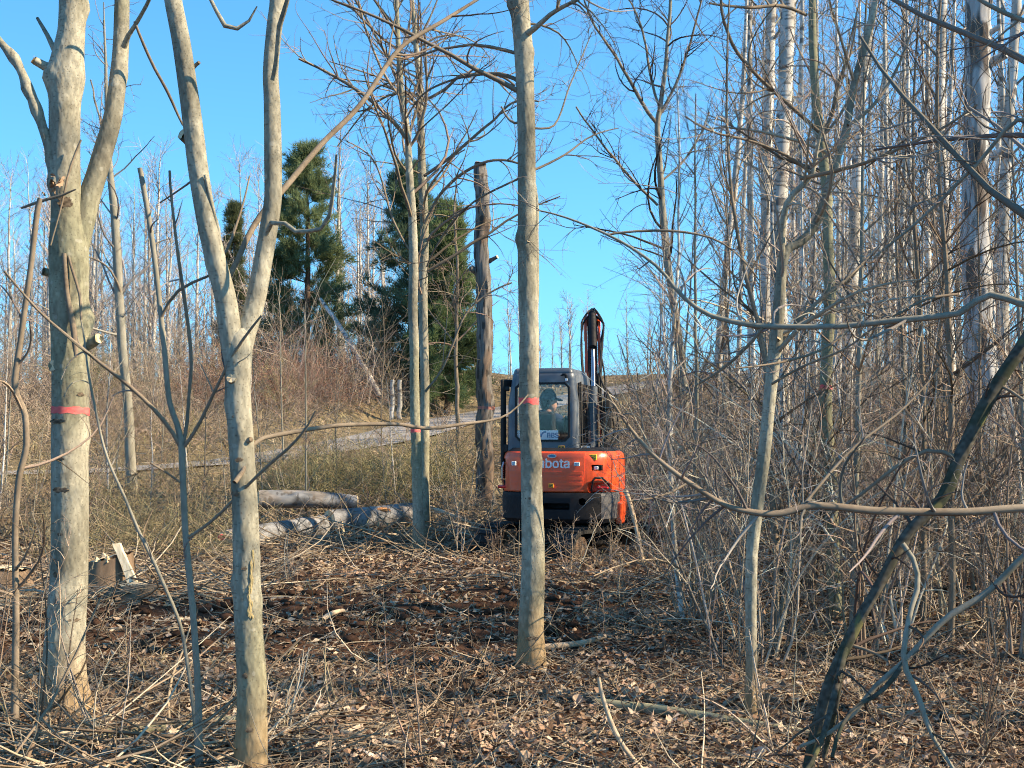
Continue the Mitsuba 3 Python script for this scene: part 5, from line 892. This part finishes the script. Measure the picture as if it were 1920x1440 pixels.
# ---------------------------------------------------------------- what lies on the ground
def leaves(n, xr, yr, seed, size, dens=None, lift=.02, pw=1.3):
    rng = np.random.default_rng(seed); y = yr[0]+(yr[1]-yr[0])*rng.uniform(0, 1, n)**pw; x = rng.uniform(*xr, n)*(.32+.68*y/yr[1])
    if dens is not None:
        ok = dens(x, y, rng); x, y = x[ok], y[ok]; n = len(x)
    z = zg(x, y)+rng.uniform(.0, lift, n)*1.0+.006
    L = rng.uniform(*size, n); a = rng.uniform(0, 6.28, n); tilt = rng.normal(0, .5, (n, 2))
    # outline: stalk end, two lobes a side, tip; folded along the midrib and curled
    U = np.array([[-.55, 0], [-.30, .34], [.05, .46], [.22, .24], [.60, .0], [.22, -.24], [.05, -.46], [-.30, -.34], [0, 0]])
    o = U[None]*(1+.28*rng.normal(size=(n, 9, 1)))*L[:, None, None]
    fold = rng.uniform(-.1, .8, n)[:, None]; curl = rng.normal(.2, .6, n)[:, None]
    h = np.abs(o[:, :, 1])*fold+curl*(o[:, :, 0]**2)/L[:, None]+.1*rng.normal(size=(n, 9))*L[:, None]
    v = np.stack([o[:, :, 0], o[:, :, 1], h], -1)
    ex = np.stack([np.cos(a), np.sin(a), tilt[:, 0]], -1); ex = unit(ex); ey = unit(np.cross(np.stack([tilt[:, 1], 0*a, np.ones(n)], -1), ex)); ez = np.cross(ex, ey)
    V = np.c_[x, y, z][:, None]+v[:, :, :1]*ex[:, None]+v[:, :, 1:2]*ey[:, None]+v[:, :, 2:]*ez[:, None]
    low = V[:, :, 2].min(1)-(z-.01); V[:, :, 2] -= np.maximum(low, 0)[:, None]*.6
    V[:, :, 2] = np.maximum(V[:, :, 2], (z-.012)[:, None])
    f = np.array([[8, i, (i+1) % 8] for i in range(8)])
    pal = np.array([(.33, .215, .135), (.23, .14, .085), (.45, .345, .245), (.15, .092, .06), (.47, .385, .29), (.36, .24, .16), (.26, .18, .125)])
    pal = pal*[1., .95, .96]*.7+np.array([.28, .225, .175])*.3*pal.mean(1, keepdims=True)/.22
    C = pal[rng.integers(0, len(pal), n)]*rng.uniform(.65, 1.08, (n, 1))*(.62+.6*sst(.3, .65, meshkit.fbm(np.c_[x*1.1, y*1.1, 0*x], 3, 15)))[:, None]
    return V, f, C
def put_leaves(name, label, *a, **k):
    V, f, C = leaves(*a, **k); n = len(V)
    put(name, (V.reshape(-1, 3), (f[None]+9*np.arange(n)[:, None, None]).reshape(-1, 3)), 'vcol', False, np.repeat(C, 9, 0), kind='stuff', label=label, category='leaf litter')
soilness = lambda x, y: sst(-6.5, -4.5, x)*sst(1.6, .2, x)*sst(8.7, 9.2, y)*sst(13.5, 12, y)
put_leaves('leaf_litter', 'carpet of brown and tan fallen leaves in the foreground', 16000, (-4.6, 4.9), (5.0, 10.5), 61, (.02, .062), lambda x, y, r: r.uniform(0, 1, len(x)) < (1-.93*soilness(x, y))*(.25+.75*sst(.34, .56, meshkit.fbm(np.c_[x*1.5, y*1.5, 0*x], 3, 12))), .045, 1.25)
put_leaves('leaf_litter', 'fallen leaves thinning out around the excavator and thicket', 14000, (-8.5, 9.5), (9.5, 19), 62, (.035, .075), lambda x, y, r: r.uniform(0, 1, len(x)) > (.95*soilness(x, y))+.25*sst(2, -1, x), .03, 1.1)
V, f, C = leaves(200, (-2.9, 3.0), (5.5, 7.4), 63, (.055, .095), None, .03, 1.0)
for i in range(len(V)): put('forest_floor__leaf', (V[i], f), 'vcol', False, np.tile(C[i]*1.1, (9, 1)))
def sticks(name, label, n, xr, yr, seed, L, r, cols, lift=.03, dens=None, up=.12, pw=1.3, cat='sticks', bend=.55):
    rng = np.random.default_rng(seed); y = yr[0]+(yr[1]-yr[0])*rng.uniform(0, 1, n)**pw; x = rng.uniform(*xr, n)*(.32+.68*y/yr[1])
    if dens is not None:
        ok = dens(x, y, rng); x, y = x[ok], y[ok]; n = len(x)
    a = rng.uniform(0, 6.28, n); l = rng.uniform(*L, n)*rng.uniform(.4, 1, n); s = np.c_[x, y, zg(x, y)+rng.uniform(0, lift, n)]
    P = grow(s, np.c_[np.cos(a), np.sin(a)*.8, rng.normal(up*.3, up, n)], l, 5, .55, -.05, rng, .07)
    g = zg(P[:, :, 0], P[:, :, 1]); P[:, :, 2] = np.maximum(P[:, :, 2], g+.004)
    R = (r*rng.uniform(.4, 1.4, n)*(.5+l/L[1]))[:, None]*np.linspace(1, .45, 5)[None]
    A = Acc(); C = np.asarray(cols)[rng.integers(0, len(cols), n)]; V, F = tubes(P, R, 3); A.add(V, F, np.repeat(C*rng.uniform(.75, 1.2, (n, 1)), 15, 0))
    A.put(name, kind='stuff', label=label, category=cat)
SC = [(.40, .32, .22), (.30, .23, .16), (.22, .16, .11), (.50, .42, .31), (.16, .12, .085)]
sticks('stick_litter', 'thin sticks and twigs strewn over the leaves in the foreground', 6800, (-4.6, 4.9), (5.0, 10.5), 64, (.10, .8), .0034, SC, dens=lambda x, y, r: r.uniform(0, 1, len(x)) > .72*soilness(x, y))
sticks('stick_litter', 'sticks strewn over the clearing around the logs and the excavator', 5200, (-8.5, 9.5), (9.5, 20), 65, (.2, 1.2), .006, SC, lift=.06, pw=1.1, up=.15, dens=lambda x, y, r: r.uniform(0, 1, len(x)) > .7*soilness(x, y))
sticks('brushwood', 'heap of pale cut branches in front of the thickest trunk', 420, (-2.75, -1.2), (5.4, 6.9), 66, (.4, 1.3), .0065, SC[:4], lift=.10, pw=1, up=.06, cat='brushwood')
sticks('brushwood', 'cut branches scattered round the split stump', 520, (-5.5, -2.6), (11, 14.5), 67, (.4, 1.5), .008, SC[:4], lift=.14, pw=1, up=.12, cat='brushwood')
sticks('brushwood', 'cut twigs and brash in front of the two logs in line', 420, (-5.2, -.9), (15.2, 17.3), 69, (.4, 1.5), .008, SC[:4], lift=.12, pw=1, up=.12, cat='brushwood')
sticks('brushwood', 'pile of cut branches between the logs and the excavator', 260, (-1.0, 1.3), (16.3, 18.5), 68, (.6, 1.8), .010, SC[:4], lift=.3, pw=1, up=.14, cat='brushwood')
# clods of dug soil on the bare strip
rng = np.random.default_rng(70); n = 1500; x = rng.uniform(-5.6, .6, n); y = rng.uniform(9.2, 12.2, n); b = trimesh.creation.icosphere(0)
r = .012+.05*rng.uniform(0, 1, n)**4; Vb = b.vertices[None]*(1+.5*(rng.uniform(0, 1, (n, len(b.vertices), 1))-.5))*r[:, None, None]*[1.2, 1, .7]+np.c_[x, y, zg(x, y)+.3*r][:, None]
put('soil_clods', (Vb.reshape(-1, 3), (b.faces[None]+len(b.vertices)*np.arange(n)[:, None, None]).reshape(-1, 3)), 'soil', True, kind='stuff', label='crumbled clods of dug brown soil on the bare strip', category='soil')

def crumbs(name, label, n, xr, yr, seed, size):
    rng = np.random.default_rng(seed); y = yr[0]+(yr[1]-yr[0])*rng.uniform(0, 1, n)**1.3; x = rng.uniform(*xr, n)*(.32+.68*y/yr[1]); z = zg(x, y)+rng.uniform(.004, .03, n)
    u = unit(rng.normal(size=(n, 3))*[1, 1, .45]); v = unit(np.cross(u, rng.normal(size=(n, 3))))*rng.uniform(.15, .7, (n, 1)); L = rng.uniform(*size, (n, 1)); c = np.c_[x, y, z]
    V = np.stack([c-u*L, c+v*L, c+u*L*rng.uniform(.6, 1.3, (n, 1)), c-v*L], 1); V[:, :, 2] = np.maximum(V[:, :, 2], (z-.006)[:, None]); f = np.array([[0, 1, 2], [0, 2, 3]])
    pal = np.array([(.40, .32, .23), (.26, .18, .12), (.46, .38, .28), (.12, .085, .06), (.31, .23, .165), (.42, .35, .26)]); C = pal[rng.integers(0, 6, n)]*rng.uniform(.7, 1.2, (n, 1))
    put(name, (V.reshape(-1, 3), (f[None]+4*np.arange(n)[:, None, None]).reshape(-1, 3)), 'vcol', False, np.repeat(C, 4, 0), kind='stuff', label=label, category='litter')
crumbs('small_litter', 'torn leaf scraps, wood chips and straw among the leaves in front', 26000, (-4.6, 4.9), (5., 10.5), 71, (.010, .034))
crumbs('small_litter', 'pale scraps and chips strewn over the clearing farther back', 22000, (-8.5, 9.5), (9.5, 20), 72, (.016, .05))

sticks('stick_litter', 'sticks and dead stalks lying on the verge between the logs and the road', 2400, (-16, 12), (17, 31), 73, (.3, 1.5), .009, SC, lift=.12, pw=1., up=.2)

sticks('stick_litter', 'fine straw-coloured stalks and twig bits matted over the foreground leaves', 9000, (-4.6, 4.9), (5.0, 11), 74, (.05, .32), .0022, [(.46, .38, .27), (.38, .30, .21), (.30, .235, .165), (.52, .45, .34)], lift=.045, dens=lambda x, y, r: r.uniform(0, 1, len(x)) > .6*soilness(x, y), up=.2)
